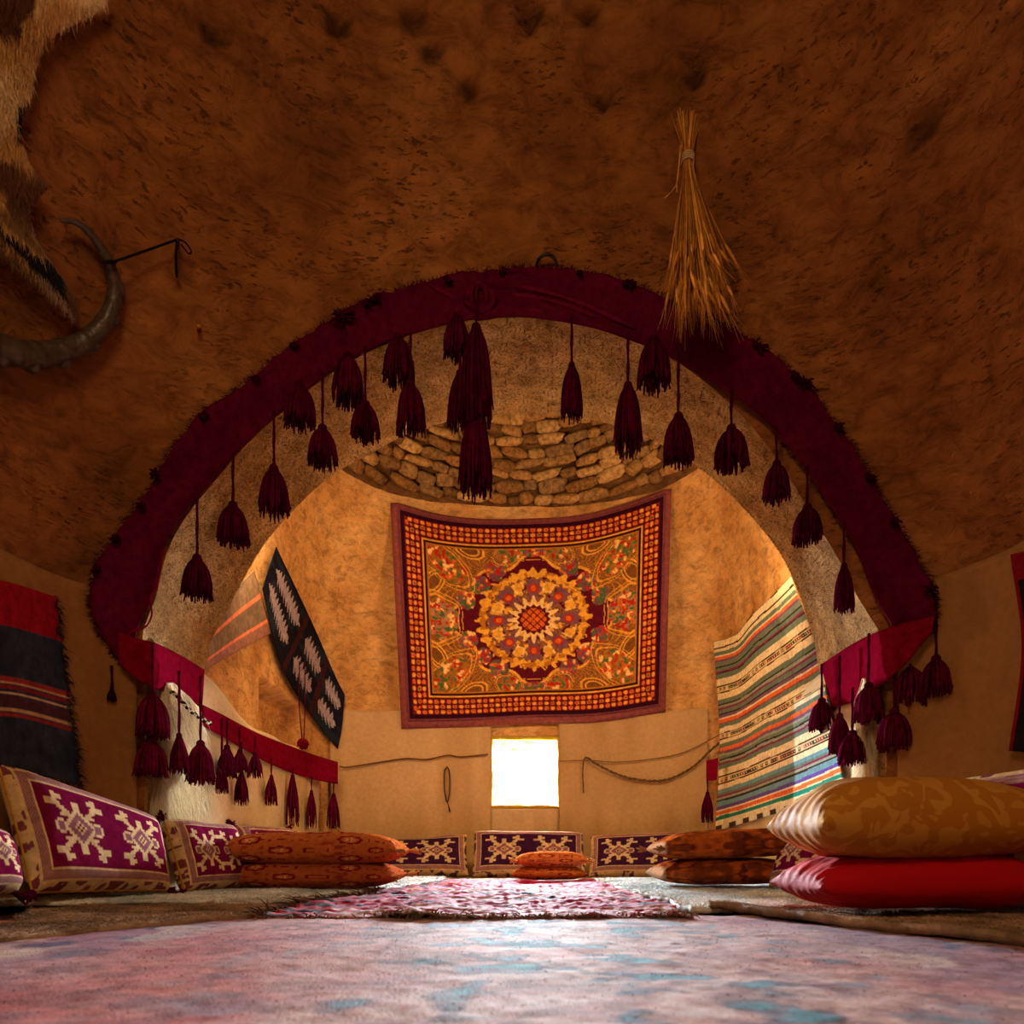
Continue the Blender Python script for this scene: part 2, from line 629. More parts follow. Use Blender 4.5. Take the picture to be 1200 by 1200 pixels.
# chopped straw bedded in the vault
tb = MB()
for k in range(13000):
    i = random.randint(NJ + 2, NT - NJ - 3)
    j = random.uniform(0.5, NS - 1.5)
    j0 = int(j)
    p = S[i, j0] * (1 - (j - j0)) + S[i, j0 + 1] * (j - j0)
    nn = nrm[i, j0]
    ta = S[i + 1, j0] - S[i - 1, j0]
    ta /= np.linalg.norm(ta)
    tb_ = np.cross(nn, ta)
    an = random.uniform(0, math.pi)
    dd = ta * math.cos(an) + tb_ * math.sin(an)
    sd = np.cross(dd, nn)
    L, w = random.uniform(.004, .012), random.uniform(.0006, .0013)
    p = p - nn * 0.004
    lift = -nn * random.uniform(0, .006)
    c = random.choice([lin('#b99a6a'), lin('#a4845a'), lin('#7a5c3a'), lin('#54402a'), lin('#4a3622'), lin('#c4a678')])
    tb.add([p - dd * L - sd * w, p - dd * L + sd * w, p + dd * L + sd * w + lift, p + dd * L - sd * w + lift], [[0, 1, 2, 3]], c)
o = tb.build('chopped_straw', M['straw'], wa)
o['kind'] = 'stuff'

# far face of the arch wall
ob2 = np.zeros((NT, 3))
for i, t in enumerate(tt):
    if t < 0.3:
        ob2[i] = (-2.0, YB, 4.4 * t / 0.3)
    elif t > 0.7:
        ob2[i] = (2.0, YB, 4.4 * (1 - t) / 0.3)
    else:
        ob2[i] = (-2.0 + 4.0 * (t - 0.3) / 0.4, YB, 4.4)
rq = np.linspace(0, 1, 30)
G = cb[:, None] * (1 - rq[None, :, None]) + ob2[:, None] * rq[None, :, None]
structure(grid('wall_passage', G, M['soffit'], flip=True), 'far face of the arch wall')

# far room: walls with a window hole and a small niche
WX0, WX1, WZ0, WZ1 = -0.172, 0.384, 0.580, 1.142
thw0 = math.atan2(WX0 - FAR.cx, 1.2)
thw1 = math.atan2(WX1 - FAR.cx, 1.2)
ths = np.unique(np.concatenate([np.linspace(-2.4, thw0, 190), np.linspace(thw0, thw1, 40), np.linspace(thw1, 2.4, 190)]))
zs = np.unique(np.concatenate([np.linspace(0, WZ0, 36), np.linspace(WZ0, WZ1, 40), np.linspace(WZ1, 2.96, 130)]))
TH, ZZ = np.meshgrid(ths, zs, indexing='ij')
G = FAR.point(TH, ZZ)
nq0, nq1 = fh(303, 796), fh(350, 858)
na0, na1 = sorted([float(FAR.angle(nq0)), float(FAR.angle(nq1))])
ntop, nbot = float(nq0[2]), float(fh(320, 858)[2])
nm = sstep(na0 - .012, na0 + .012, TH) * (1 - sstep(na1 - .012, na1 + .012, TH)) * sstep(nbot - .03, nbot + .01, ZZ) * (1 - sstep(ntop - .03, ntop + .02, ZZ))
G[..., 0] += 0.16 * nm * np.sin(TH)
G[..., 1] += 0.16 * nm * np.cos(TH)
G[..., 1] = np.maximum(G[..., 1], YB - 0.005)
fc = grid_faces(len(ths), len(zs))
ctr = G.reshape(-1, 3)[fc].mean(1)
eps = 1e-4
tc = TH.reshape(-1)[fc].mean(1)
zc = ZZ.reshape(-1)[fc].mean(1)
keep = ~((tc > thw0) & (tc < thw1) & (zc > WZ0) & (zc < WZ1))
fw = fc[keep]
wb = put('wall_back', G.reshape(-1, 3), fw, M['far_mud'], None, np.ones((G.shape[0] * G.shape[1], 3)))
structure(wb, 'golden mud plaster wall of the far room with a window hole')

# window: deep crumbling reveal
i0, i1 = np.where(np.isclose(ths, thw0))[0][0], np.where(np.isclose(ths, thw1))[0][0]
j0, j1 = np.where(np.isclose(zs, WZ0))[0][0], np.where(np.isclose(zs, WZ1))[0][0]
loop = [G[i, j0] for i in range(i0, i1)] + [G[i1, j] for j in range(j0, j1)] + [G[i, j1] for i in range(i1, i0, -1)] + [G[i0, j] for j in range(j1, j0, -1)]
loop = np.array(loop)
outl = loop.copy()
wcx, wcz = (WX0 + WX1) / 2, (WZ0 + WZ1) / 2
outl[:, 0] = wcx + 0.01 + (loop[:, 0] - wcx) * 0.99
outl[:, 2] = np.where(loop[:, 2] > wcz, wcz + (loop[:, 2] - wcz) * 0.93, wcz + (loop[:, 2] - wcz) * 0.98)
outl[:, 1] = 6.62
q = np.linspace(0, 1, 14)
R = loop[:, None] * (1 - q[None, :, None]) + outl[:, None] * q[None, :, None]
dirn = R - np.array([wcx, 0, wcz])
dirn[..., 1] = 0
dirn /= np.linalg.norm(dirn, axis=-1, keepdims=True)
R = R + dirn * (np.minimum(q * 6, 1)[None] * 0.022 * fbm(R * 12.0, 3))[..., None]
nl = len(loop)
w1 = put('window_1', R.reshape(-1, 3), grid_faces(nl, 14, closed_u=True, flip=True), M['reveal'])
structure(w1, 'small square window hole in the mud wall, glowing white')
# crumbled plaster lip around the hole
lip = MB()
cl = np.vstack([loop, loop[:1]])
pts = cl.copy()
pts[:, 1] -= 0.004
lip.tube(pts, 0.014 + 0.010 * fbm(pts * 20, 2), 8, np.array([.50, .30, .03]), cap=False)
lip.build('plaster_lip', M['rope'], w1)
# outside: lime-washed yard wall and fence seen through the hole
yard = structure(put('ground', [(-8, 6.9, -0.02), (8, 6.9, -0.02), (8, 30, -0.02), (-8, 30, -0.02)], [[0, 1, 2, 3]], M['pale'], smooth=False), 'pale ground outside the window')

# floor
gx, gy = np.meshgrid(np.linspace(-2.3, 2.3, 60), np.linspace(-0.9, 6.6, 90), indexing='ij')
G = np.stack([gx, gy, 0.003 + 0.0015 * fb2(gx, gy, 3.0)], -1)
structure(grid('floor', G, M['floor']), 'beaten earth floor under the rugs')

# corbelled stone dome of the far room
ZD = 2.90
aD, bD, _ = FAR.par(ZD)
aD, bD = float(aD), float(bD)


def dome(th, q):
    k = 1 - 0.92 * q / 1.05
    return np.stack([FAR.cx + aD * k * np.sin(th), FAR.cy + bD * k * np.cos(th), ZD + q + 0 * th], -1)


tg, qg = np.meshgrid(np.linspace(-math.pi, math.pi, 72), np.linspace(-0.02, 1.13, 24), indexing='ij')
G = dome(tg, qg)
vec = G - np.array([FAR.cx, FAR.cy, 2.2])
vec /= np.linalg.norm(vec, axis=-1, keepdims=True)
ceil = structure(grid('ceiling', G + vec * 0.022, M['mortar'], flip=True), 'corbelled dome of small rough stones')
stone_meshes = []
for k in range(14):
    bm = bmesh.new()
    bmesh.ops.create_cube(bm, size=1.0)
    bmesh.ops.bevel(bm, geom=bm.edges[:], offset=random.uniform(0.16, 0.26), segments=1, affect='EDGES')
    for v in bm.verts:
        v.co += Vector((random.uniform(-.07, .07), random.uniform(-.09, .09), random.uniform(-.10, .10)))
    me = bpy.data.meshes.new('stone')
    bm.to_mesh(me)
    bm.free()
    c0 = random.choice([lin('#a87f4c'), lin('#93693a'), lin('#b58f5a'), lin('#8a6a44'), lin('#9c7748'), lin('#7e5c36')]) * random.uniform(0.85, 1.15)
    ca = me.color_attributes.new('Col', 'FLOAT_COLOR', 'POINT')
    ca.data.foreach_set('color', np.tile(np.append(c0, 1.0), len(me.vertices)).astype(np.float32))
    me.materials.append(M['stone'])
    me.polygons.foreach_set('use_smooth', [True] * len(me.polygons))
    stone_meshes.append(me)
q = 0.035
while q < 0.74:
    h = random.uniform(0.052, 0.075)
    th = -1.95 + random.uniform(0, .1)
    k = 1 - 0.92 * q / 1.05
    while th < 1.95:
        w = random.uniform(0.09, 0.26)
        dth = w / (k * math.hypot(aD * math.cos(th), bD * math.sin(th)))
        c = dome(np.array(th + dth / 2), np.array(q + h / 2 + random.uniform(-.014, .014)))
        t1 = dome(np.array(th + dth / 2 + .01), np.array(q)) - dome(np.array(th + dth / 2 - .01), np.array(q))
        t1 = Vector(t1).normalized()
        upv = Vector(dome(np.array(th + dth / 2), np.array(q + .05)) - dome(np.array(th + dth / 2), np.array(q))).normalized()
        upv = (upv + Vector((0, 0, 0.25))).normalized()
        nv = t1.cross(upv).normalized()
        so = bpy.data.objects.new('stone', random.choice(stone_meshes))
        R3 = Matrix((t1, nv, upv)).transposed().to_4x4() @ Matrix.Rotation(random.uniform(-.16, .16), 4, 'Y') @ Matrix.Rotation(random.uniform(-.2, .2), 4, 'Z')
        pos = Vector(c) + Vector(random.uniform(-.5, .5) * np.array(nv)) * 0.035
        so.matrix_world = Matrix.Translation(pos) @ R3 @ Matrix.Diagonal((w * 0.98, 0.09, h * random.uniform(1.05, 1.4), 1))
        COL.objects.link(so)
        so.parent = ceil
        th += dth
    q += h

# ------------------------------------------------------------------ canvas lining of the lower walls
CANVAS = lin('#cda36a')
CREAM = lin('#e0c79a')


def wall_cloth(name, hitf, rows, off, nu, nv, pat, label, cat, group=None, m='cloth', wave=0.0, thick=0.004, wsc=7.0, jag=0.0):
    """cloth on a wall; rows: top edge and bottom edge as pixel curves"""
    top = interp_curve(rows[0], nu)
    bot = interp_curve(rows[-1], nu)
    mids = [interp_curve(r, nu) for r in rows[1:-1]]
    allr = [top] + mids + [bot]
    kk = np.linspace(0, len(allr) - 1, nv)
    px = np.zeros((nu, nv, 2))
    for i in range(nu):
        for c in (0, 1):
            if len(allr) == 2:
                px[i, :, c] = np.interp(kk, [0, 1], [allr[0][i, c], allr[1][i, c]])
            else:
                col = interp_curve([r[i] for r in allr], nv)
                px[i, :, c] = col[:, c]
    if jag:
        jn = rng.normal(0, jag, nv)
        e = np.zeros(nu)
        e[-1] = 1
        px[:, :, 0] += e[:, None] * jn[None]
        px[:, :, 1][:, -1] += rng.normal(0, jag, nu)
    # coarse sight lines, then smooth
    ku = np.unique(np.linspace(0, nu - 1, min(nu, 30)).astype(int))
    kv = np.unique(np.linspace(0, nv - 1, min(nv, 24)).astype(int))
    Dc = np.array([[hitf(px[i, j, 0], px[i, j, 1], off)[1] for j in kv] for i in ku])
    tmp = np.stack([np.interp(np.arange(nv), kv, Dc[k]) for k in range(len(ku))])
    D = np.stack([np.interp(np.arange(nu), ku, tmp[:, j]) for j in range(nv)], 1)
    if wave:
        U, V = np.meshgrid(np.linspace(0, 1, nu), np.linspace(0, 1, nv), indexing='ij')
        wv = fb2(U * 1.0, V * 0.35, wsc, 2, off * 100 + nu)
        D = D - wave * (wv + 0.3)
    Gc = np.stack([(px[..., 0] - CU) * D / F, D, CH + (CV - px[..., 1]) * D / F], -1)
    U, V = np.meshgrid(np.linspace(0, 1, nu), np.linspace(0, 1, nv), indexing='ij')
    Cc = pat(U, V)
    o = grid(name, Gc, M[m], colors=Cc, thick=thick)
    return tag(o, label, cat, group), Gc


def canvas_pat(c):
    def f(U, V):
        n = fb2(U, V * 0.3, 9.0, 4, c[0] * 50)
        n2 = fb2(U, V, 2.0, 2, c[1] * 70)
        return mix(np.broadcast_to(c, U.shape + (3,)) * 1.0, np.broadcast_to(c * np.array([.72, .66, .58]), U.shape + (3,)), np.clip(0.35 + 0.6 * n + 0.4 * n2, 0, 1))
    return f


# along the far back wall: three widths of canvas, built in room coordinates
def room_cloth(name, shell, th0, th1, ztop, zbot, off, c, label, group, nu=60, nv=50, sag=0.012):
    TH, V = np.meshgrid(np.linspace(th0, th1, nu), np.linspace(0, 1, nv), indexing='ij')
    zt = ztop + sag * fb2(TH, V * 0, 5.0, 2)
    Z = zt + (zbot - zt) * V
    p = shell.point(TH, Z, off + 0.008 * fb2(TH, V * .25, 12.0, 2, c[0]))
    U = (TH - th0) / (th1 - th0)
    o = grid(name, p, M['canvas'], colors=canvas_pat(c)(U, V), thick=0.004)
    return tag(o, label, 'wall cloth', group)


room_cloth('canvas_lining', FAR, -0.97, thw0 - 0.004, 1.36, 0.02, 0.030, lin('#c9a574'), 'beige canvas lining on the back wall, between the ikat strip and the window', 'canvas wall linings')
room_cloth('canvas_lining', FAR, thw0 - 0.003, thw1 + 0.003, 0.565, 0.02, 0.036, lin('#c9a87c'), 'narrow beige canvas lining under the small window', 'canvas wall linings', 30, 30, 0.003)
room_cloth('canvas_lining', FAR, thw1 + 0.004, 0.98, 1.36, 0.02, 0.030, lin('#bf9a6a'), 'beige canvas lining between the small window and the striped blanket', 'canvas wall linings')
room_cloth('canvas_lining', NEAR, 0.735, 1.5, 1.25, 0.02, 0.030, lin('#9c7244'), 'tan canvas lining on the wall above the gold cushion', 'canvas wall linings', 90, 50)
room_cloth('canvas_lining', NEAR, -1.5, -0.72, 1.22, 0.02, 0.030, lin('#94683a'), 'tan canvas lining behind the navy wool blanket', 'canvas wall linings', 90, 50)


def side_lining(sx, label):
    """cream cloth covering the passage side and the far room's side wall, with a thick ledge on top"""
    ys = np.linspace(3.02, 5.7, 110)
    vv = np.linspace(0, 1, 40)
    Y, V = np.meshgrid(ys, vv, indexing='ij')
    zt = 1.10 - 0.14 * sstep(3.7, 4.4, Y) + 0.012 * fb2(Y, V * 0, 4.0)
    x = np.empty_like(Y)
    for i, y in enumerate(ys):
        if y < YB + 0.02:
            t = (y - 2.99) / (YB - 2.99)
            w = (-1.52 * (1 - t) - 1.555 * t) if sx < 0 else (1.555 * (1 - t) + 1.56 * t)
        else:
            n = 7.0
            w = FAR.cx + sx * 1.62 * (1 - (max(y - FAR.cy, 0) / 1.2) ** n) ** (1 / n)
            if y < 4.2:
                w = sx * (1.56 + (abs(w) - 1.56) * float(sstep(3.7, 4.2, np.array(y))))
        x[i] = w
    ledge = np.clip(V / 0.14, 0, 1)
    inset = 0.012 + 0.075 * ledge ** 0.8 * (1 - 0.55 * sstep(3.7, 4.4, Y))
    X = x - sx * (inset + 0.008 * fb2(Y, V * .3, 7.0, 2))
    Z = np.where(V < 0.14, zt - 0.10 * ledge, (zt - 0.10) * (1 - (V - 0.14) / 0.86) + 0.015)
    Gc = np.stack([X, Y, Z], -1)
    o = grid('canvas_lining', Gc, M['canvas'], colors=canvas_pat(CREAM)((Y - 3) / 2.7, V), thick=0.004, flip=sx > 0)
    tag(o, label, 'wall cloth', 'cream cloths lining the passage')
    return Gc


LL = side_lining(-1, 'cream cloth lining with a thick ledge behind the row of small tassels')
RL = side_lining(1, 'cream cloth lining with a thick ledge behind the striped blanket')


def lining_x(sx, y, z=0.7):
    Gc = LL if sx < 0 else RL
    i = int(np.argmin(np.abs(Gc[:, 0, 1] - y)))
    j = int(np.argmin(np.abs(Gc[i, :, 2] - z)))
    return Gc[i, j, 0]


LYS = LL[:, 0, 1]
LXS = {-1: LL[:, 20, 0], 1: RL[:, 20, 0]}
LDS = np.linspace(3.0, 5.68, 300)


def lh(u, v, off=0.02, sx=-1):
    """sight line meets the side lining"""
    x = np.interp(LDS, LYS, LXS[sx]) - sx * off
    e = ((u - CU) * LDS / F - x) * sx
    k = np.where(e >= 0)[0]
    i = k[0] if len(k) else int(np.argmin(np.abs(e)))
    return P(u, v, LDS[i])


def frh(u, v, off):
    """far side wall or its lining, whichever is met first"""
    a, b = fh(u, v, off), lh(u, v, 0.03, 1)
    return b if (b[1] < a[1] and b[2] < 1.0) else a


# ------------------------------------------------------------------ woven patterns
def blend(C, col, m):
    m = np.clip(m, 0, 1)[..., None]
    return C * (1 - m) + np.asarray(col) * m


def blob(x, y, cx, cy, rx, ry=None, rot=0.0):
    ry = ry or rx
    c, s = math.cos(rot), math.sin(rot)
    a = ((x - cx) * c + (y - cy) * s) / rx
    b = (-(x - cx) * s + (y - cy) * c) / ry
    return a * a + b * b


def medallion(U, V):
    x = (U - 0.5) * 2.62
    y = (0.5 - V) * 2.0
    ax, ay = np.abs(x), np.abs(y)
    gold, orange, amber = lin('#e8a636'), lin('#d8641e'), lin('#b4701c')
    maroon, dark, purple, cream, green, red = lin('#5a0c1e'), lin('#30081a'), lin('#7a4a5a'), lin('#efc47a'), lin('#4a6a3a'), lin('#b42818')
    C = np.broadcast_to(lin('#8d5a2a'), U.shape + (3,)).copy()
    # stippled field
    C = blend(C, lin('#6d3c22'), 0.5 * ((np.sin(x * 130) * np.sin(y * 130)) > 0))
    # scrolling gold lines
    w = fb2(ax, ay, 3.2, 2, 4.0)
    ln = np.abs(np.sin(w * 34))
    C = blend(C, lin('#cf8a2c'), 0.85 * (ln < 0.26))
    w2 = fb2(ax, ay, 6.0, 2, 9.0)
    C = blend(C, amber, 0.6 * (np.abs(np.sin(w2 * 14)) < 0.18))
    # paisley drops between the corner sprays
    for (cx, cy, rt) in [(0.62, 0.72, 0.4), (0.98, 0.36, -0.9)]:
        e = blob(ax, ay, cx, cy, 0.15, 0.085, rt)
        C = blend(C, lin('#7a4a22'), e < 1)
        C = blend(C, gold, (np.abs(e - 1) < 0.16) | (np.abs(e - 0.45) < 0.08))
    # medallion ground: lobed lozenge
    th = np.arctan2(y, x * 0.92)
    r = np.hypot(x * 0.92, y)
    lob = 0.62 + 0.055 * np.cos(8 * th) + 0.10 * np.cos(2 * th) ** 2 * (np.abs(x) > np.abs(y))
    C = blend(C, maroon, r < lob)
    C = blend(C, gold, np.abs(r - lob) < 0.014)
    # blossoms on the medallion ground

    def sprig(C, m, base, seed):
        n = fb2(x, y, 30.0, 2, seed)
        n2 = fb2(x, y, 22.0, 2, seed + 5)
        C = blend(C, base, m * 0.8)
        C = blend(C, green, m * (n > 0.22))
        C = blend(C, orange, m * (n2 > 0.18))
        C = blend(C, cream, m * (n2 > 0.36))
        C = blend(C, red, m * (n < -0.28))
        return C
    for (cx, cy) in [(0.52, 0.36), (0.66, 0.20), (0.36, 0.50)]:
        C = sprig(C, (blob(ax, ay, cx, cy, 0.095) + 0.7 * fb2(x, y, 14.0, 2, cx) < 1) * 1.0, purple, 1.3 + cx)
    # gold wreath
    n = fb2(x, y, 26.0, 2, 2.2)
    C = blend(C, gold, ((r > 0.425 + 0.012 * np.cos(th * 40)) & (r < 0.505 + 0.025 * np.cos(th * 32) + 0.03 * n)) * (n > -0.16))
    C = blend(C, amber, ((r > 0.44) & (r < 0.50)) * (n < -0.1))
    # inner rosette
    C = blend(C, lin('#8a5638'), r < 0.425 + 0.012 * np.cos(th * 40))
    C = blend(C, gold, (r < 0.41) & (n > 0.22))
    C = blend(C, maroon, (r < 0.41) & (n < -0.30))
    pet = np.cos(th * 8)
    C = blend(C, purple, (r < 0.41) & (r > 0.2) & (pet > 0.25))
    C = blend(C, cream, (r < 0.40) & (r > 0.30) & (pet < -0.45) & (n > -0.2))
    for k in range(8):
        a = k * math.pi / 4
        e = blob(x * 0.92, y, 0.32 * math.cos(a), 0.32 * math.sin(a), 0.045)
        C = blend(C, red, e < 1)
        C = blend(C, orange, e < 0.35)
        e = blob(x * 0.92, y, 0.36 * math.cos(a + .39), 0.36 * math.sin(a + .39), 0.05, 0.04, a + .39)
        C = blend(C, gold, e < 1)
    star = 0.20 + 0.045 * np.cos(16 * th)
    C = blend(C, cream, r < star)
    C = blend(C, maroon, (r < 0.145 + 0.012 * np.cos(16 * th)))
    lat = np.minimum(np.abs(np.sin((x + y) * 42)), np.abs(np.sin((x - y) * 42)))
    C = blend(C, orange, (r < 0.115) & (lat > 0.3))
    # floral sprays: corners, sides, top and bottom
    for (cx, cy, rx, ry, rt, base, sd) in [(0.86, 0.56, 0.27, 0.12, 0.72, lin('#9c6a24'), 1.0), (0.92, 0.0, 0.16, 0.20, 0.0, lin('#a87f5c'), 3.0),
                                           (0.0, 0.70, 0.22, 0.07, 0.0, purple, 6.0), (0.26, 0.66, 0.11, 0.085, -0.3, lin('#9c6a34'), 8.0)]:
        e = blob(ax, ay, cx, cy, rx, ry, rt)
        C = sprig(C, (e + 0.9 * fb2(ax, ay, 9.0, 2, sd) < 0.95) * 1.0, base, sd)
        ew = e + 0.5 * fb2(ax, ay, 7.0, 2, sd + 1)
        C = blend(C, gold, (np.abs(ew - 1.3) < 0.07) | (np.abs(ew - 1.75) < 0.05))
    # borders measured from the edge
    de = np.minimum(1.31 - ax, 1.0 - ay)
    along = np.where((1.31 - ax) < (1.0 - ay), y, x)
    b1 = (de < 0.235)
    C = blend(C, maroon, b1)
    ph = along * 50
    fl = np.cos(ph) * np.cos((de - 0.135) * 62) + 0.12 * fb2(x, y, 30.0, 1, 2.0)
    C = blend(C, orange, b1 & (de > 0.06) & (de < 0.21) & (np.abs(fl) > 0.38))
    C = blend(C, gold, b1 & (de > 0.06) & (de < 0.21) & (fl > 0.62))
    C = blend(C, green, b1 & (de > 0.09) & (de < 0.18) & (fl < -0.80))
    C = blend(C, gold, (np.abs(de - 0.235) < 0.008))
    C = blend(C, dark, (np.abs(de - 0.255) < 0.010))
    C = blend(C, amber, (np.abs(de - 0.275) < 0.007))
    C = blend(C, dark, de < 0.055)
    C = blend(C, lin('#7a3a44'), de < 0.022)
    return C


def kelim(nm=2, base='#6d1238', seed=0.0, ratio=1.75, dull=0.0):
    cream, mauve, burg, edge = lin('#d6b88a'), lin('#8a5560'), lin(base), lin('#cfae7e')

    def f(U, V):
        x, y = (U - 0.5) * 2 * ratio, (V - 0.5) * 2
        ax, ay = np.abs(x), np.abs(y)
        C = np.broadcast_to(edge, U.shape + (3,)).copy()
        n = fb2(x, y, 7.0, 2, seed)
        n = (n + fb2(-x, y, 7.0, 2, seed)) / 2
        C = blend(C, burg, (n > 0.10) * 0.9)
        de = np.minimum(ratio - ax, 1 - ay)
        C = blend(C, edge, (de > 0.13) & (de < 0.2))
        st = ((np.floor(x * 46) + np.floor(y * 46)) % 2) * 0.55
        C = blend(C, mauve, (de > 0.17))
        C = blend(C, cream, (de > 0.17) * st * 0.5)
        C = blend(C, cream, (de > 0.31))
        C = blend(C, burg, (de > 0.335))
        fw_ = ratio - 0.335
        for k in range(nm):
            cx = (k - (nm - 1) / 2) * (2 * fw_ / nm)
            q = 1 / 22.0
            mx = np.abs(np.round((x - cx) / q))
            my = np.abs(np.round(y / q))
            s, dff = mx + my, np.abs(mx - my)
            mt = (s <= 7)
            mt |= (dff <= 1) & (s >= 6) & (s <= 17)
            mt |= (mx >= 8) & (mx <= 9) & (my >= 8) & (my <= 12)
            mt |= (mx >= 6) & (mx <= 7) & (my >= 10) & (my <= 11)
            mt |= (mx >= 10) & (mx <= 12) & (my >= 8) & (my <= 9)
            mt |= (mx >= 5) & (mx <= 7) & (my == 4)
            lobe = (mx - 8) ** 2 + my ** 2
            mt |= lobe < 8.0
            mt |= ((my - 8) ** 2 + mx ** 2) < 4.0
            ok = (de > 0.36)
            C = blend(C, cream, mt & ok)
            C = blend(C, mauve, ((s >= 3) & (s <= 5)) & ok)
            C = blend(C, mauve, (lobe < 2.2) & ok)
            C = blend(C, burg, (s < 2) & ok)
            C = blend(C, cream, (s < 1) & ok)
        if dull:
            C = C * (1 - dull)
        return C
    return f


def printed(base, ink, paper, seed=0.0, ratio=1.8):
    def f(U, V):
        x, y = U * ratio * 4.6, V * 6.4
        C = np.broadcast_to(base, U.shape + (3,)).copy()
        ix, iy = np.floor(x), np.floor(y)
        fx, fy = x - ix - 0.5, y - iy - 0.5
        kind = (ix + 2 * iy) % 3
        r = np.hypot(fx, fy)
        a = np.arctan2(fy, fx)
        C = blend(C, ink, (kind == 0) & (r < 0.42 + 0.03 * np.cos(8 * a)))
        C = blend(C, base * 0.95, (kind == 0) & (r < 0.29))
        C = blend(C, paper, (kind == 0) & (r < 0.13 + 0.09 * np.cos(5 * a)))
        C = blend(C, ink, (kind == 0) & (r < 0.05))
        sq = np.maximum(np.abs(fx), np.abs(fy) * 1.5)
        C = blend(C, ink, (kind == 1) & (np.abs(sq - 0.33) < 0.045) & (fb2(x, y, 3.0, 1, seed) > -0.4))
        C = blend(C, ink, (kind == 1) & (sq < 0.12))
        n = fb2(x, y, 5.0, 2, seed + 3)
        C = blend(C, ink, ((kind == 2) & (n > 0.2)) * 0.6)
        return C * (1 + 0.12 * fb2(x, y, 12.0, 2, seed))[..., None]
    return f


def stripes(U, V):
    cols = {'w': '#eedcb0', 'g': '#6e8070', 'o': '#e8703a', 'p': '#7d5a78', 'k': '#3f3424', 't': '#2f8a74', 'v': '#6a4f9c', 's': '#97a08c', 'm': '#8a3a58', 'b': '#6f9aa4'}
    seq = [('w', 2.0), ('k', .5), ('w', 1), ('g', 1.2), ('w', .5), ('o', .9), ('p', .7), ('g', 1.4), ('k', .5), ('g', 1), ('m', .6), ('k', .4), ('g', 1.6), ('w', 2.0), ('k', .4),
           ('d', 1.6), ('k', .4), ('w', 2.0), ('g', 1.4), ('k', .4), ('s', .8), ('m', .6), ('g', 1.2), ('k', .4), ('p', .9), ('w', .5), ('o', 1.1), ('m', .3), ('g', 1.3), ('w', 1.6), ('k', .3),
           ('d', 1.5), ('k', .3), ('w', 1.2), ('g', 1.3), ('o', 1.1), ('p', .9), ('s', .7), ('g', .9), ('k', .5), ('s', .7), ('m', .7), ('g', 1.3), ('w', 2.1), ('k', .4), ('d', 1.8), ('k', .4), ('w', 1.6),
           ('b', 1.2), ('g', .8), ('m', .6), ('s', .7), ('k', .6), ('b', 1.5), ('v', 1.1), ('w', .5), ('o', 1.2), ('w', .3), ('t', 1.3), ('w', 1.6), ('f', 1.6)]
    tot = sum(s for _, s in seq)
    Vw = V + 0.006 * fb2(U, V, 5.0, 2)
    C = np.zeros(U.shape + (3,))
    p = 0
    dash = np.floor(U * 46)
    dn = _hash(dash.astype(np.int64), np.zeros(U.shape, np.int64), np.zeros(U.shape, np.int64))
    for c, s in seq:
        mk = (Vw >= p / tot) & (Vw <= (p + s) / tot + 1e-6)
        if c == 'd':
            inner = (Vw - p / tot) / (s / tot)
            base = lin('#e2c894')
            sub = np.where(dn[..., None] > 0.66, lin('#4a4434'), np.where(dn[..., None] > 0.4, lin('#9a4a3c'), np.where(dn[..., None] > 0.25, lin('#5a6a58'), base)))
            cc = np.where(((inner > 0.2) & (inner < 0.8))[..., None], sub, base)
            cc = np.where(((inner > 0.4) & (inner < 0.6) & ((U * 46) % 1 > 0.35) & ((U * 46) % 1 < 0.65))[..., None], lin('#f0e2bc'), cc)
            C = np.where(mk[..., None], cc, C)
        elif c == 'f':
            cc = np.where((np.sin(U * 60) > 0.1)[..., None], lin('#4a4030'), lin('#e8dcb8'))
            C = np.where(mk[..., None], cc, C)
        else:
            C = np.where(mk[..., None], lin(cols[c]), C)
        p += s
    return C * (1 + 0.10 * np.sin(U * 400))[..., None]


def ikat(U, V):
    dk, gr, br = lin('#1d1a24'), lin('#a08f98'), lin('#3a1e22')
    C = np.broadcast_to(dk, U.shape + (3,)).copy()
    C = blend(C, lin('#26303a'), (fb2(U, V, 9.0, 2) > 0.1) * 0.6)
    for (v0, v1) in [(0.05, 0.42), (0.50, 0.72), (0.78, 0.96)]:
        for (uc, w) in [(0.30, 0.15), (0.70, 0.16)]:
            sh = 0.05 * (uc - 0.5)
            teeth = 0.75 * np.abs(((V * 30 + U * 4) % 1))
            vv = (V - v0 - sh) / (v1 - v0)
            env = np.clip(np.minimum(vv, 1 - vv) * 6, 0, 1)
            C = blend(C, gr, (np.abs(U - uc) < w * (0.30 + teeth) * env) & (vv > 0) & (vv < 1))
    for vb in (0.46, 0.755):
        C = blend(C, br, np.abs(V - vb) < 0.022)
    return C * (1 + 0.15 * fb2(U, V * 6, 12.0, 2))[..., None]


def navy(U, V):
    C = np.broadcast_to(lin('#262a38'), U.shape + (3,)).copy()
    C = blend(C, lin('#343a4a'), np.clip(0.5 + fb2(U, V, 10.0, 3), 0, 1))
    for a, b, c in [(0.0, 0.235, '#8d1420'), (0.50, 0.525, '#8a3030'), (0.527, 0.537, '#c89a70'), (0.545, 0.565, '#7a2028'), (0.58, 0.595, '#d0aa84'), (0.60, 0.66, '#4a2a34'), (0.665, 0.685, '#c0906a'), (0.69, 0.715, '#8d2a28')]:
        C = blend(C, lin(c), (V >= a) & (V < b))
    return C * (1 + 0.2 * fb2(U * 3, V, 20.0, 2))[..., None]


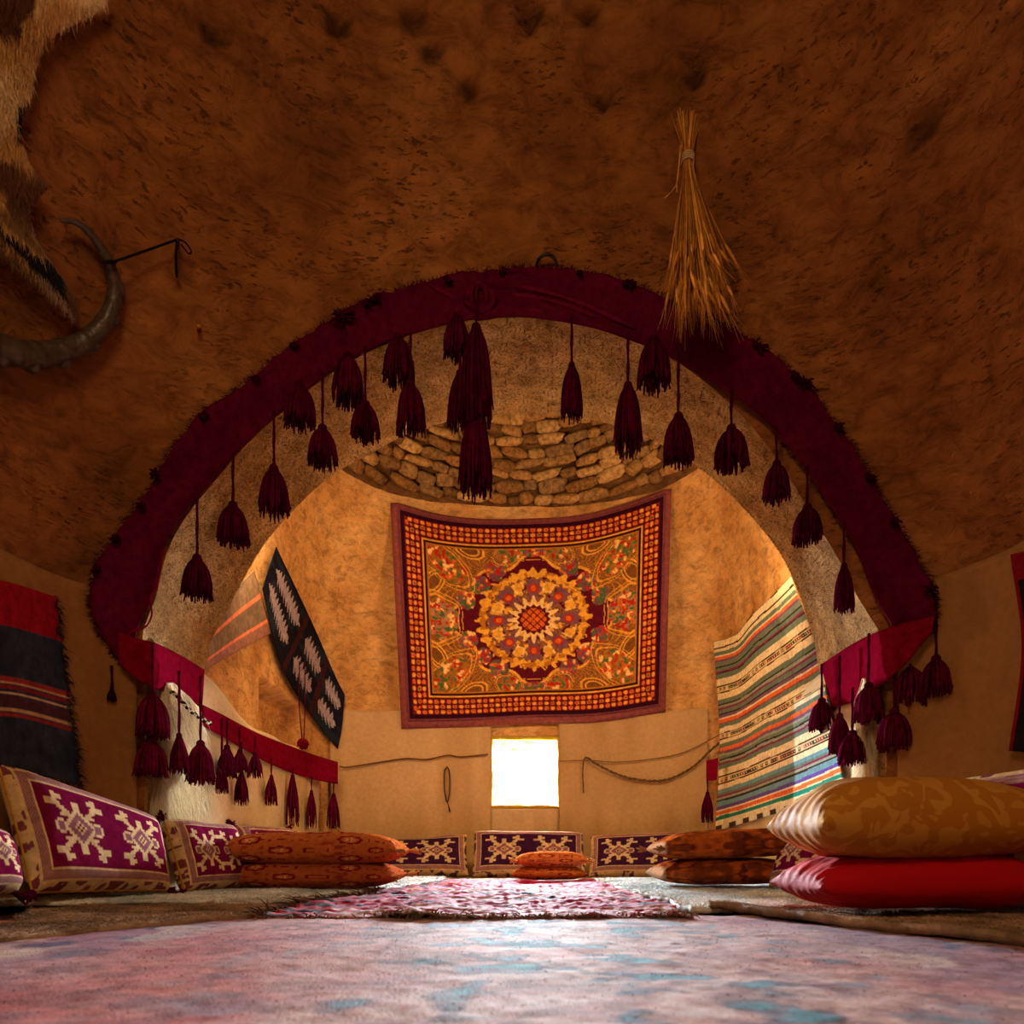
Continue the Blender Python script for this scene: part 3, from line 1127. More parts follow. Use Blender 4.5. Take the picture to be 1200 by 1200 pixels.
def brown_pink(U, V):
    C = np.broadcast_to(lin('#8c7058'), U.shape + (3,)).copy()
    C = blend(C, lin('#75614c'), np.clip(0.5 + fb2(U * 3, V, 6.0, 2), 0, 1))
    for vb in (0.40, 0.80):
        C = blend(C, lin('#e8805c'), np.abs(V - vb) < 0.030)
    C = blend(C, lin('#9a6a5a'), V > 0.83)
    return C


# ------------------------------------------------------------------ hangings
# medallion carpet on the back wall
def carpet():
    nu, nv = 330, 260
    top = interp_curve([(466, 594), (510, 606), (560, 612), (620, 612), (680, 608), (735, 594), (780, 578)], nu)
    bot = interp_curve([(478, 845), (540, 844), (620, 840), (700, 838), (774, 827)], nu)
    v = np.linspace(0, 1, nv)
    px = top[:, None] * (1 - v[None, :, None]) + bot[:, None] * v[None, :, None]
    t = 1 - v
    D = np.zeros((nu, nv))
    kk = np.linspace(0, nu - 1, 24).astype(int)
    dt = np.interp(np.arange(nu), kk, [fh(*top[i], 0.055)[1] for i in kk])
    db = np.interp(np.arange(nu), kk, [fh(*bot[i], 0.065)[1] for i in kk])
    D = dt[:, None] * (1 - v[None]) + db[:, None] * v[None]
    U, V = np.meshgrid(np.linspace(0, 1, nu), v, indexing='ij')
    D = D - 0.012 * (fb2(U * 1.3, V * .6, 5.0, 2) + 0.5) * np.sin(np.pi * np.clip(V, 0, 1)) ** .3
    G = np.stack([(px[..., 0] - CU) * D / F, D, CH + (CV - px[..., 1]) * D / F], -1)
    base = thing('medallion_carpet', G[nu // 2, -1], 'large gold and maroon medallion carpet hung on the back wall above the window', 'carpet')
    grid('carpet_face', G, M['pile'], base, medallion(U, V), thick=0.008)
    # backing cloth showing around it
    nb = 40
    ku, kv = np.linspace(-.028, 1.022, nb), np.linspace(-.022, 1.035, nb)
    iu, iv = np.clip(ku, 0, 1) * (nu - 1), np.clip(kv, 0, 1) * (nv - 1)
    Gs = G[iu.astype(int)][:, iv.astype(int)]
    eu, ev = (G[-1] - G[0])[iv.astype(int)], (G[:, -1] - G[:, 0])[iu.astype(int)]
    G2 = Gs + (ku - np.clip(ku, 0, 1))[:, None, None] * eu[None] + (kv - np.clip(kv, 0, 1))[None, :, None] * ev[:, None]
    G2[..., 1] += 0.012
    grid('backing_cloth', G2, M['cloth'], base, np.broadcast_to(lin('#8c4a48'), G2.shape).copy(), thick=0.004)


carpet()

wall_cloth('striped_blanket', frh, [[(836, 752), (862, 744), (880, 722), (905, 698), (926, 676)],
                                  [(843, 865), (880, 835), (920, 800), (958, 768)],
                                  [(838, 974), (880, 962), (935, 945), (990, 925)]],
           0.07, 150, 260, stripes, 'white, green and orange striped blanket hung on the wall by the brown cushions', 'blanket', wave=0.03, wsc=5.0)
wall_cloth('ikat_strip', fh, [[(308, 690), (316, 665), (324, 641)],
                             [(330, 780), (350, 755), (366, 730)],
                             [(365, 838), (380, 815), (392, 790)],
                             [(396, 878), (401, 850), (404, 814)]],
           0.045, 60, 200, ikat, 'long dark ikat strip with grey zigzags draped across the wall corner', 'textile', wave=0.02, wsc=4.0)
wall_cloth('striped_cloth', fh, [[(232, 740), (265, 700), (298, 668)], [(240, 786), (275, 765), (318, 742)]],
           0.03, 60, 60, brown_pink, 'thin brown cloth with two pink stripes tucked behind the arch', 'textile', wave=0.015)
o, NB = wall_cloth('wool_blanket', nh, [[(-30, 676), (10, 682), (68, 700)], [(-30, 800), (20, 805), (80, 800)], [(-30, 905), (30, 905), (96, 922)]],
                   0.065, 60, 110, navy, 'navy wool blanket with a red band hung over the patterned cushion', 'blanket', wave=0.02, jag=2.0)
wall_cloth('wool_hanging', nh, [[(1184, 650), (1215, 642), (1250, 634)], [(1197, 760), (1225, 760), (1260, 760)], [(1182, 880), (1210, 882), (1250, 884)]],
           0.065, 40, 80, lambda U, V: blend(np.broadcast_to(lin('#201c22'), U.shape + (3,)).copy(), lin('#7c1420'), (V < 0.13) | (U < 0.07)) * (1 + 0.2 * fb2(U, V, 20.0))[..., None],
           'dark wool hanging with a red top edge beside the tan canvas', 'textile', wave=0.01)
# ragged fringe along the navy blanket's edge
bl = [ob for ob in COL.objects if ob.name.startswith('wool_blanket')][0]
e = NB[-1]
bp_ = e[rng.integers(0, len(e), 500)] + rng.normal(0, .004, (500, 3)) - np.array([0, 0.01, 0])
strands('fringe', bp_, (0.75, -0.1, -0.5), 0.03, 0.0016, lin('#231c26') * rng.uniform(.6, 1.6, (500, 1)), M['hair'], bl, droop=0.3, jitter=.35)
# second, cream edge of the lining showing over it is left to the canvas

# ------------------------------------------------------------------ arch band
OUT = [(150, 786), (126, 758), (110, 728), (105, 700), (113, 662), (136, 628), (166, 588), (184, 553), (208, 518), (240, 482), (288, 449), (336, 410), (400, 366), (445, 346),
       (520, 326), (600, 314), (680, 319), (740, 332), (800, 358), (850, 381), (902, 412), (946, 452), (986, 502), (1021, 560), (1051, 610), (1076, 655), (1094, 690), (1098, 716), (1091, 742)]
INN = [(156, 744), (166, 724), (178, 700), (186, 664), (194, 636), (217, 600), (252, 560), (286, 521), (331, 481), (382, 440), (402, 426), (440, 406), (482, 392),
       (530, 379), (565, 374), (600, 371), (650, 376), (700, 386), (738, 399), (782, 416), (822, 441), (862, 465), (902, 498), (942, 547), (972, 592), (1001, 640), (1021, 690), (1034, 715), (1046, 735)]
NBD = 420
oc, ic = interp_curve(OUT, NBD), interp_curve(INN, NBD)
# pair the two edges by nearest normal: resample by key arc fractions
ko = np.linspace(0, 1, NBD)
rag = 2.2 * fbm(np.stack([ko * 90, ko * 0, ko * 0], -1), 3) + 1.2 * fbm(np.stack([ko * 300, ko * 0 + 3, ko * 0], -1), 2)
cen = np.array([605.0, 760.0])
dro = (oc - cen) / np.linalg.norm(oc - cen, axis=1, keepdims=True)
oc = oc + dro * rag[:, None] * 1.6
NW = 16
w = np.linspace(0, 1, NW)
px = ic[:, None] * (1 - w[None, :, None]) + oc[:, None] * w[None, :, None]
BD = np.zeros((NBD, NW, 3))
fold = fbm(np.stack([np.repeat(ko[:, None], NW, 1) * 26, np.repeat(w[None], NBD, 0) * 2.2, np.zeros((NBD, NW))], -1), 3)
lf = np.exp(-((px[..., 0] - 585) / 60) ** 2) * 1.0
for i in range(NBD):
    for j in range(NW):
        BD[i, j] = nh(px[i, j, 0], px[i, j, 1], 0.032 + 0.014 * (fold[i, j] + 0.3) + 0.02 * lf[i, j] * abs(math.sin(w[j] * 9.0 + ko[i] * 40)))
band = thing('arch_band', (0, 2.9, 1.2), 'dark maroon cloth band running round the front edge of the arch', 'cloth band')
bc = 0.9 + 0.25 * fold[..., None] * np.ones(3)
grid('band_cloth', BD, M['maroon'], band, bc, thick=0.008)
# fold of cloth turned in over the crown, knot and ragged tufts along the outer edge
mb = MB()
for (u0, v0, u1, v1, sag) in [(575, 330, 745, 385, 6), (590, 345, 700, 372, 4), (590, 352, 660, 368, 3), (505, 335, 560, 352, -3), (570, 372, 640, 366, 4)]:
    pts = []
    for t in np.linspace(0, 1, 20):
        u, v = u0 + (u1 - u0) * t, v0 + (v1 - v0) * t - sag * math.sin(math.pi * t) * 1.5
        pts.append(nh(u, v, 0.048))
    mb.tube(pts, (0.009 + 0.003 * np.sin(np.linspace(0, 9, 20))) * np.sin(np.pi * np.linspace(.03, .97, 20)) ** .6, 8, 1.3)
mb.build('fold', M['maroon'], band)
mb = MB()
for k in range(9):
    a0 = random.uniform(0, 6.28)
    pts = [nh(562 + 17 * math.cos(a0 + s) * (0.6 + 0.4 * math.sin(k)), 348 + 15 * math.sin(a0 + s * 1.1), 0.06 + 0.012 * math.sin(s + k)) for s in np.linspace(0, 3.2, 14)]
    mb.tube(pts, 0.010 + 0.004 * math.sin(k), 8)
mb.build('knot', M['maroon'], band)
for (u, v, r) in [(402, 368, 17), (440, 347, 10), (432, 352, 8), (525, 325, 7), (590, 314, 6), (680, 318, 5), (738, 330, 9), (890, 404, 13), (944, 446, 13), (932, 438, 8), (984, 497, 8), (1020, 556, 8),
                  (1050, 608, 8), (1092, 688, 11), (182, 552, 9), (238, 484, 8), (136, 628, 7), (300, 440, 6), (345, 402, 6), (165, 590, 6), (112, 664, 7), (790, 352, 6), (838, 374, 7)]:
    mb = MB()
    for k in range(16):
        a0, rr_ = random.uniform(0, 6.28), r * random.uniform(.5, 1.05)
        p0 = nh(u + random.uniform(-2, 2), v + 3 + random.uniform(-2, 2), 0.05)
        p1 = nh(u + rr_ * .6 * math.cos(a0), v + 2 + rr_ * .5 * math.sin(a0), 0.05 + random.uniform(0, .035))
        p2 = nh(u + rr_ * math.cos(a0), v + 2 + rr_ * .8 * math.sin(a0) + 1.5, 0.035 + random.uniform(0, .02))
        mb.tube(interp_curve([p0, p1, p2], 6), np.linspace(.006, .002, 6), 5, 0.6)
    mb.build('tuft', M['wool'], band)
B = BD[rng.integers(0, NBD, 2600), -1] + rng.normal(0, .004, (2600, 3))
strands('frayed_edge', B, (B - np.array([0, 2.9, 1.0])) * np.array([.7, 0, .7]) + np.array([0, -.35, 0]), .020, .0016, np.ones(3) * rng.uniform(.4, 1.2, (2600, 1)), M['wool'], band, droop=.3, jitter=.6)
# loose cord along the foot of the band
mb = MB()
mb.tube([nh(u, v, 0.06) for u, v in interp_curve([(190, 645), (188, 665), (183, 688), (176, 702), (178, 720), (170, 735), (152, 742), (150, 765)], 40)], 0.0035, 6)
mb.build('edging_cord', M['crimson'], band)


def strip(name, top, bot, label, group, mat='crimson', n=80, m=12, wave=0.012, dtop=None):
    t, b = interp_curve(top, n), interp_curve(bot, n)
    w = np.linspace(0, 1, m)
    px = t[:, None] * (1 - w[None, :, None]) + b[:, None] * w[None, :, None]
    U, V = np.meshgrid(np.linspace(0, 1, n), w, indexing='ij')
    D = px[..., 2] - wave * fb2(U * 1.0, V * .3, 9.0, 2, n)
    G = np.stack([(px[..., 0] - CU) * D / F, D, CH + (CV - px[..., 1]) * D / F], -1)
    o = grid(name, G, M[mat], colors=0.95 + 0.2 * fb2(U, V, 12.0, 2)[..., None] * np.ones(3), thick=0.006)
    return tag(o, label, 'cloth band', group)


def foot(pts, sx):
    out = []
    for u, v, k in pts:
        d = float(nh(u, v, .075)[1]) if k == 0 else (float(lh(u, v, .02, sx)[1]) if k == 2 else float(nh(u, v, .05)[1]))
        out.append((u, v, d))
    return out


strip('cloth_band', foot([(138, 740, 0), (160, 748, 0), (184, 754, 1), (212, 768, 2), (240, 785, 2)], -1),
      foot([(140, 778, 0), (158, 794, 0), (180, 806, 1), (209, 817, 2), (237, 832, 2)], -1),
      'crimson cloth folded round the passage corner above the goatskin', 'crimson cloth bands')
strip('cloth_band', [(u, v, float(lh(u, v, .03)[1])) for u, v in [(238, 826), (262, 838), (300, 858), (340, 874), (370, 885), (396, 893)]],
      [(u, v, float(lh(u, v, .035)[1])) for u, v in [(238, 851), (262, 863), (300, 886), (330, 901), (360, 911), (396, 919)]],
      'long narrow crimson band carrying small tassels along the cream lining', 'crimson cloth bands', wave=0.02)
strip('cloth_band', foot([(1096, 722, 0), (1062, 730, 0), (1036, 738, 1), (1005, 752, 2), (963, 779, 2)], 1),
      foot([(1092, 740, 0), (1064, 775, 0), (1040, 797, 1), (1008, 819, 2), (976, 829, 2)], 1),
      'crimson cloth folded round the passage corner below the straw-flecked vault, above the gold cushion', 'crimson cloth bands')
strip('cloth_band', [(842, 888, 5.35), (835, 890, 5.38), (828, 891, 5.41)], [(840, 914, 5.35), (834, 915, 5.38), (828, 914, 5.41)],
      'small crimson cloth end showing beside the edge of the striped blanket', 'crimson cloth bands', n=12, wave=0.0)


# ------------------------------------------------------------------ tassels
def tassel(u, vc, vh, vb, w, d, label, group, tiers=1, shade=1.0, slim=False, name='tassel'):
    """cord from pixel row vc to vh, skirt from vh to vb, w wide, at distance d"""
    s = d / F
    top, head, bot = P(u, vc, d), P(u, vh, d), P(u, vb, d)
    R = w * s / 2
    root = thing(name, head, label, 'tassel', group)
    H = head[2] - bot[2]
    if vh - vc > 3:
        mb = MB()
        zs_ = np.linspace(top[2], head[2] - 0.005, 8)
        for k in (-1, 1):
            mb.tube([(head[0] + k * .0022 + .0014 * math.sin(z * 60 + k), head[1] + .0014 * math.cos(z * 60 + k), z) for z in zs_], 0.0032, 6, 0.85 * shade)
        mb.build('cord', M['wool'], root)
    hr = min(R * 0.34, 0.018)
    hh = min(H * 0.2, 0.03)
    mb = MB()
    mb.lathe(head, [(hr * .3, 0.004), (hr * .85, -hh * .12), (hr, -hh * .45), (hr * .8, -hh * .8), (hr * 1.05, -hh)], 12, 0.75 * shade)
    hd = mb.build('head', M['wool'], root)
    mb = MB()
    for k in range(3):
        a = np.linspace(0, 2 * np.pi, 14)
        mb.tube(np.stack([head[0] + hr * 1.02 * np.cos(a), head[1] + hr * 1.02 * np.sin(a), np.full(14, head[2] - hh * (.72 + .1 * k))], 1), 0.0022, 5, 0.6 * shade, cap=False)
    mb.build('binding', M['wool'], hd)
    tops = [(head[2] - hh * .7, bot[2])]
    if tiers == 2:
        zm = head[2] - H * 0.60
        tops = [(head[2] - hh * .7, zm), (zm + H * .05, bot[2])]
    for ti, (z0, z1) in enumerate(tops):
        mb = MB()
        h = z0 - z1
        q0 = hr if ti == 0 else R * .62
        prof = [(q0 * .9, 0), (R * (.62 if not slim else .55), -h * .22), (R * .80, -h * .45), (R * .74, -h * .62), (R * .2, -h * .68)]
        mb.lathe((head[0], head[1], z0), prof, 16, 0.45 * shade, 0.05)  # core painted darker, standing for shade inside the skirt
        for k in range(120 if w > 18 else 60):
            a = random.uniform(0, 2 * math.pi)
            rr_ = math.sqrt(random.uniform(.02, 1.0)) if k % 2 else random.uniform(.9, 1.0)
            f = random.uniform(.80, 1.06)
            wv = random.uniform(-.1, .1)
            prf = [q0 * .95, R * (.66 if not slim else .58), R * .88, R * .98, R * (1.0 + random.uniform(-.12, .14))]
            zz = [0, .22, .5, .78, 1.0]
            pts = [(head[0] + prf[i] * rr_ * math.cos(a + wv * zz[i]), head[1] + prf[i] * rr_ * math.sin(a + wv * zz[i]), z0 - h * f * zz[i]) for i in range(5)]
            mb.tube(interp_curve(pts, 7), np.array([.5, 1, 1, 1, 1, .9, .6]) * R * .085, 4, random.uniform(.5, 1.4) * shade)
        mb.build('skirt', M['wool'], root)
    return root


ORD = ['first', 'second', 'third', 'fourth', 'fifth', 'sixth', 'seventh', 'eighth', 'ninth', 'tenth', 'eleventh', 'twelfth']


def bd(u, vguess):
    return float(nh(u, vguess, 0.075)[1])


arch_long = [(231, 592, 650, 700, 34), (273, 538, 588, 638, 36), (321, 488, 545, 603, 34), (378, 443, 498, 544, 34), (428, 412, 470, 513, 33), (481, 392, 446, 507, 34), (539, 376, 434, 500, 28)]
arch_right = [(670, 376, 425, 489, 25), (736, 395, 448, 529, 31), (795, 420, 484, 541, 34), (857, 460, 498, 547, 38), (910, 506, 540, 586, 30), (946, 552, 591, 635, 33), (989, 618, 660, 716, 22)]
for k, (u, vc, vh, vb, w_) in enumerate(arch_long[::-1]):
    tassel(u, vc - 6, vh, vb, w_, bd(u, vc), 'corded tassel under the arch band, %s from the long tassel towards the goatskin' % ORD[k], 'corded tassels round the arch')
for k, (u, vc, vh, vb, w_) in enumerate(arch_right):
    tassel(u, vc - 6, vh, vb, w_, bd(u, vc), 'corded tassel under the arch band, %s from the long tassel towards the striped blanket' % ORD[k], 'corded tassels round the arch')
for u, vh, vb, w_, lab in [(535, 366, 416, 30, 'short cordless tassel tight under the arch band beside the knot'), (467, 392, 448, 36, 'short cordless tassel under the arch band, second from the knot'),
                           (408, 414, 471, 37, 'short cordless tassel under the arch band, third from the knot'), (352, 448, 499, 36, 'short cordless tassel under the arch band, fourth from the knot'),
                           (766, 394, 452, 38, 'short cordless tassel under the arch band below the wheat sheaf')]:
    tassel(u, vh, vh, vb, w_, bd(u, vh) + .03, lab, 'cordless tassels round the arch')
tassel(558, 352, 380, 577, 38, bd(558, 352) - .02, 'longest maroon tassel, two tiers, hanging from the knot at the arch crown', 'tassel', tiers=2, name='long_tassel')['group'] = 'long tassel'
low_r = [(963, 778, 818, 856, 28, 3.36), (984, 768, 836, 883, 24, 3.15), (999, 806, 856, 896, 30, 3.02), (1018, 742, 800, 846, 33, 2.93), (1048, 770, 830, 879, 36, 2.86), (1068, 750, 776, 829, 36, 2.86), (1097, 690, 768, 816, 35, 2.78)]
for k, (u, vc, vh, vb, w_, d_) in enumerate(low_r):
    tassel(u, vc, vh, vb, w_, d_, 'maroon tassel at the arch foot near the gold cushion, %s from the striped blanket' % ORD[k], 'tassels over the gold cushion', shade=1.3)  # wool colour raised: light at the arch foot painted in
low_l = [(179, 754, 810, 863, 36, 2.86, 0), (177, 862, 864, 909, 36, 2.87, 0), (210, 786, 859, 906, 21, 2.95, 1), (235, 792, 868, 918, 31, 3.10, 0)]
for k, (u, vc, vh, vb, w_, d_, sl) in enumerate(low_l):
    tassel(u, vc, vh, vb, w_, d_, ['full maroon tassel on two cords in front of the white goatskin, upper of two', 'full maroon tassel hanging directly below another at the goatskin',
                                   'slim maroon tassel with painted-in light against the white goatskin', 'bushy maroon tassel with painted-in light at the inner end of the goatskin'][k], 'tassels over the goatskin', slim=bool(sl), shade=1.7)  # same maroon wool, brighter because the light here is painted in
row_l = [(266, 842, 873, 911, 22), (260, 842, 896, 929, 15), (281, 852, 878, 906, 18), (283, 870, 903, 943, 16), (299, 862, 881, 911, 17), (318, 888, 908, 943, 14), (343, 900, 908, 966, 15), (365, 910, 926, 970, 12), (391, 916, 930, 970, 15)]
for k, (u, vc, vh, vb, w_) in enumerate(row_l):
    tassel(u, vc, vh, vb, w_, float(lh(u, vh, .05)[1]), 'small maroon tassel on the narrow crimson band, %s from the goatskin' % ORD[k], 'small tassels on the narrow band', slim=True, shade=1.5)  # light on this row is painted into the wool colour
tassel(829, 914, 928, 963, 14, 5.35, 'small maroon tassel below the cloth end beside the striped blanket', 'single tassel', slim=True)
# black and white twisted cord tassel on the near wall
tassel(131, 780, 806, 822, 10, float(nh(131, 800, .05)[1]), 'thin dark twisted cord with a small tuft hanging below the arch band foot', 'single tassel', slim=True, shade=0.4, name='cord_tassel')
# pompom below the ikat strip
d_ = float(fh(355, 850, .10)[1])
pp = thing('pompom', P(355, 872, d_), 'red wool pompom on a double cord hanging from the ikat strip', 'pompom')
mb = MB()
c = P(355, 872, d_)
for k in range(160):
    v_ = rng.normal(0, 1, 3)
    v_ /= np.linalg.norm(v_)
    mb.tube([c, c + v_ * .028, c + v_ * .042], [.005, .006, .003], 4, random.uniform(.7, 1.3))
mb.build('ball', M['crimson'], pp)
for k in (-1, 1):
    mb = MB()
    mb.tube(interp_curve([P(354 + k * 3, 775, d_), P(354 + k * 3.5, 825, d_), P(355 + k, 866, d_)], 10), .004, 6, .6)
    mb.build('cord', M['maroon'], pp)

# ------------------------------------------------------------------ goatskins
def goatskin(name, rows, hitf, off, pat, label, length, n, direc, wid=0.0011, group=None, droop=0.25):
    """rows: (v, u_left, u_right)"""
    r = np.array(rows, float)
    nv, nu = 60, 26
    vq = np.linspace(r[0, 0], r[-1, 0], nv)
    ul, ur = np.interp(vq, r[:, 0], r[:, 1]), np.interp(vq, r[:, 0], r[:, 2])
    ur = ur + 2.5 * fbm(np.stack([vq * .12, vq * 0, vq * 0], -1), 3)
    s = np.linspace(0, 1, nu)
    U = ul[None] * (1 - s[:, None]) + ur[None] * s[:, None]
    V = np.repeat(vq[None], nu, 0)
    G = np.zeros((nu, nv, 3))
    for i in range(nu):
        for j in range(nv):
            G[i, j] = hitf(U[i, j], V[i, j], off + 0.02 * math.sin(math.pi * s[i]))
    C = pat(U, V)
    root = thing(name, G[nu // 2, -1], label, 'animal hide', group)
    grid('skin', G, M['hair'], root, C, thick=0.006)
    ii, jj = rng.uniform(0, nu - 1.001, n), rng.uniform(0, nv - 1.001, n)
    i0_, j0_ = ii.astype(int), jj.astype(int)
    fi, fj = (ii - i0_)[:, None], (jj - j0_)[:, None]
    B = G[i0_, j0_] * (1 - fi) * (1 - fj) + G[i0_ + 1, j0_] * fi * (1 - fj) + G[i0_, j0_ + 1] * (1 - fi) * fj + G[i0_ + 1, j0_ + 1] * fi * fj
    Cc = C[i0_, j0_] * rng.uniform(.7, 1.35, (n, 1))
    strands('fur', B, direc, length, wid, np.clip(Cc, 0, 1), M['hair'], root, droop=droop)
    return root


def white_pat(U, V):
    n = fb2(U, V * .3, .06, 3)
    return mix(np.broadcast_to(lin('#f0e2c4'), U.shape + (3,)), np.broadcast_to(lin('#8a7458'), U.shape + (3,)), np.clip(n * 1.6 + .12, 0, 1))


goatskin('goatskin', [(800, 168, 205), (830, 165, 235), (870, 160, 244), (910, 168, 246), (950, 178, 242)], lambda u, v, o: lh(u, v, o), 0.02, white_pat,
         'long-haired white goatskin hanging under the crimson corner cloth', 0.10, 5200, (0.25, -0.25, -1.0))
goatskin('goatskin', [(795, 1008, 1040), (840, 1005, 1042), (880, 1000, 1043), (925, 998, 1044)], lambda u, v, o: lh(u, v, o, 1), 0.02, white_pat,
         'white goatskin hanging beside the striped blanket edge', 0.07, 2600, (-0.2, -0.3, -1.0))
hq = [(30, 60), (20, 150), (10, 190)]


def hide_pat(U, V):
    n = fb2(U, V, .03, 3, 2.0)
    C = np.broadcast_to(lin('#c89a5c'), U.shape + (3,)).copy()
    C = blend(C, lin('#e8cfa0'), np.clip(n * 2, 0, 1))
    C = blend(C, lin('#6a4228'), sstep(-0.05, 0.15, fb2(U, V, .025, 2, 7.0)) * (V > 150))
    C = blend(C, lin('#5a341c'), (V < 40) & (U < 35 + 20 * n))
    C = blend(C, lin('#17110f'), (np.abs(V - 282 - (U - 15) * .9) < 11 + 12 * n) & (U < 75))
    C = blend(C, lin('#6a4a30'), ((V > 235) & (U + 0 * V < 200)) * .75 * (np.abs(V - 282 - (U - 15) * .9) > 13))
    C = blend(C, lin('#b89878'), (blob(U, V, 62, 342, 34, 6, .85) < 1) * 1.0)
    C = blend(C, lin('#1c1410'), (V > 120) & (V < 165) & (U > 20))
    return C


goatskin('animal_hide', [(-12, -40, 132), (10, -40, 125), (26, -40, 96), (36, -40, 72), (56, -40, 48), (82, -40, 42), (110, -40, 36), (130, -40, 28), (162, -40, 24), (190, -40, 34), (222, -40, 57),
                         (240, -40, 33), (262, -40, 38), (280, -14, 44), (300, 8, 54), (330, 42, 76), (352, 68, 88), (370, 86, 95)], nh, 0.07, hide_pat,
         'brown and cream animal hide with a dangling leg hung over the curved horn', 0.03, 7000, (0.15, -0.25, -1.0), 0.0011)

# ------------------------------------------------------------------ curved horn with its cord and nail
hp = interp_curve([(70, 258), (92, 262), (114, 284), (130, 315), (134, 348), (121, 380), (95, 402), (60, 414), (28, 415), (0, 407), (-40, 390)], 120)
HP = np.array([nh(u, v, 0.06) for u, v in hp])
root = thing('curved_horn', HP[70], 'long dark ridged horn curving in a half circle on the mud wall', 'horn')
t = np.linspace(0, 1, 120)
rad = 0.004 + 0.042 * t ** 0.75
rad = rad * (1 + 0.10 * np.maximum(0, np.sin(t * 70)) ** 4)
mb = MB()
mb.tube(HP, rad, 14)
mb.c = [np.array(lin('#4a3a2a'))[None] * (0.7 + 0.5 * rng.random((len(mb.v[0]), 1)))]
mb.build('horn_body', M['horn'], root)
cen2 = np.array([40, 335])
for k, tk in enumerate([0.34, 0.44, 0.55, 0.66, 0.76, 0.86]):
    i = int(tk * 119)
    dv = (hp[i] - cen2) / np.linalg.norm(hp[i] - cen2)
    mb = MB()
    wpx = rad[i] * F / HP[i][1]
    c0 = nh(hp[i][0] + dv[0] * wpx * .75, hp[i][1] + dv[1] * wpx * .75, .06)
    tv = HP[i + 3] - HP[i - 3]
    tv /= np.linalg.norm(tv)
    mb.tube([c0 - tv * .028, c0 - tv * .014, c0, c0 + tv * .016, c0 + tv * .026], np.array([.2, .85, 1.0, .8, .2]) * rad[i] * .8, 9, lin('#4e3e2e'))
    mb.build('ridge', M['horn'], root)
root = thing('wall_peg', nh(208, 282, 0.0), 'dark wooden peg in the mud wall with a knotted cord looped over it', 'peg')
mb = MB()
mb.tube([nh(208, 282, -.03), nh(208, 281, .07)], [.008, .006], 8)
mb.build('peg', M['iron'], root)
mb = MB()
mb.tube(interp_curve([nh(208, 281, .065), nh(206, 300, .06), nh(207, 325, .05)], 12), [.005] * 11 + [.003], 6, lin('#1c1410'))
mb.tube(interp_curve([nh(208, 280, .065), nh(217, 284, .07), nh(224, 294, .06), nh(221, 297, .06), nh(212, 286, .062)], 24), .003, 6, lin('#1c1410'))
mb.build('loop', M['rope'], root)
mb = MB()
mb.tube(interp_curve([nh(122, 307, .05), nh(128, 306, .11), nh(138, 305, .10), nh(170, 294, .075), nh(207, 281, .068)], 30), .0038, 6, lin('#1a1310'))
mb.tube([nh(122 + k * 1.6, 307, .06 + .045 * math.sin(k / 8 * math.pi)) for k in range(9)], .006, 6, lin('#1a1310'))
o = mb.build('tie_cord', M['rope'])
tag(o, 'dark cord tying the curved horn to the wall peg', 'cord')
mb = MB()
mb.tube([nh(233, 383, -.02), nh(233, 383, .05), nh(233, 382, .065)], [.009, .008, .005], 8, lin('#c07a3a'))
tag(mb.build('wall_stub', M['straw']), 'short orange wooden stub poking out of the mud wall below the peg', 'peg')
mb = MB()
cc_ = np.array([lh(u, v, .10) for u, v in interp_curve([(196, 808), (208, 816), (222, 832), (236, 842), (247, 848)], 40)])
for ph in (0, math.pi):
    q_ = cc_.copy()
    q_[:, 2] += .006 * np.cos(np.arange(40) * 1.2 + ph)
    q_[:, 1] += .006 * np.sin(np.arange(40) * 1.2 + ph)
    mb.tube(q_, .0055, 6, lin('#d8c8a8') if ph else lin('#1c1612'))
tag(mb.build('twisted_cord', M['rope']), 'black and white twisted cord slung across the top of the goatskin', 'cord')
# iron loop above the crown
mb = MB()
mb.tube(interp_curve([nh(628, 314, .0), nh(632, 303, .05), nh(640, 298, .06), nh(648, 301, .05), nh(653, 311, .04), nh(648, 314, .05)], 26), .0055, 8)
tag(mb.build('wall_loop', M['iron']), 'small dark loop sticking out of the wall above the arch crown', 'loop')

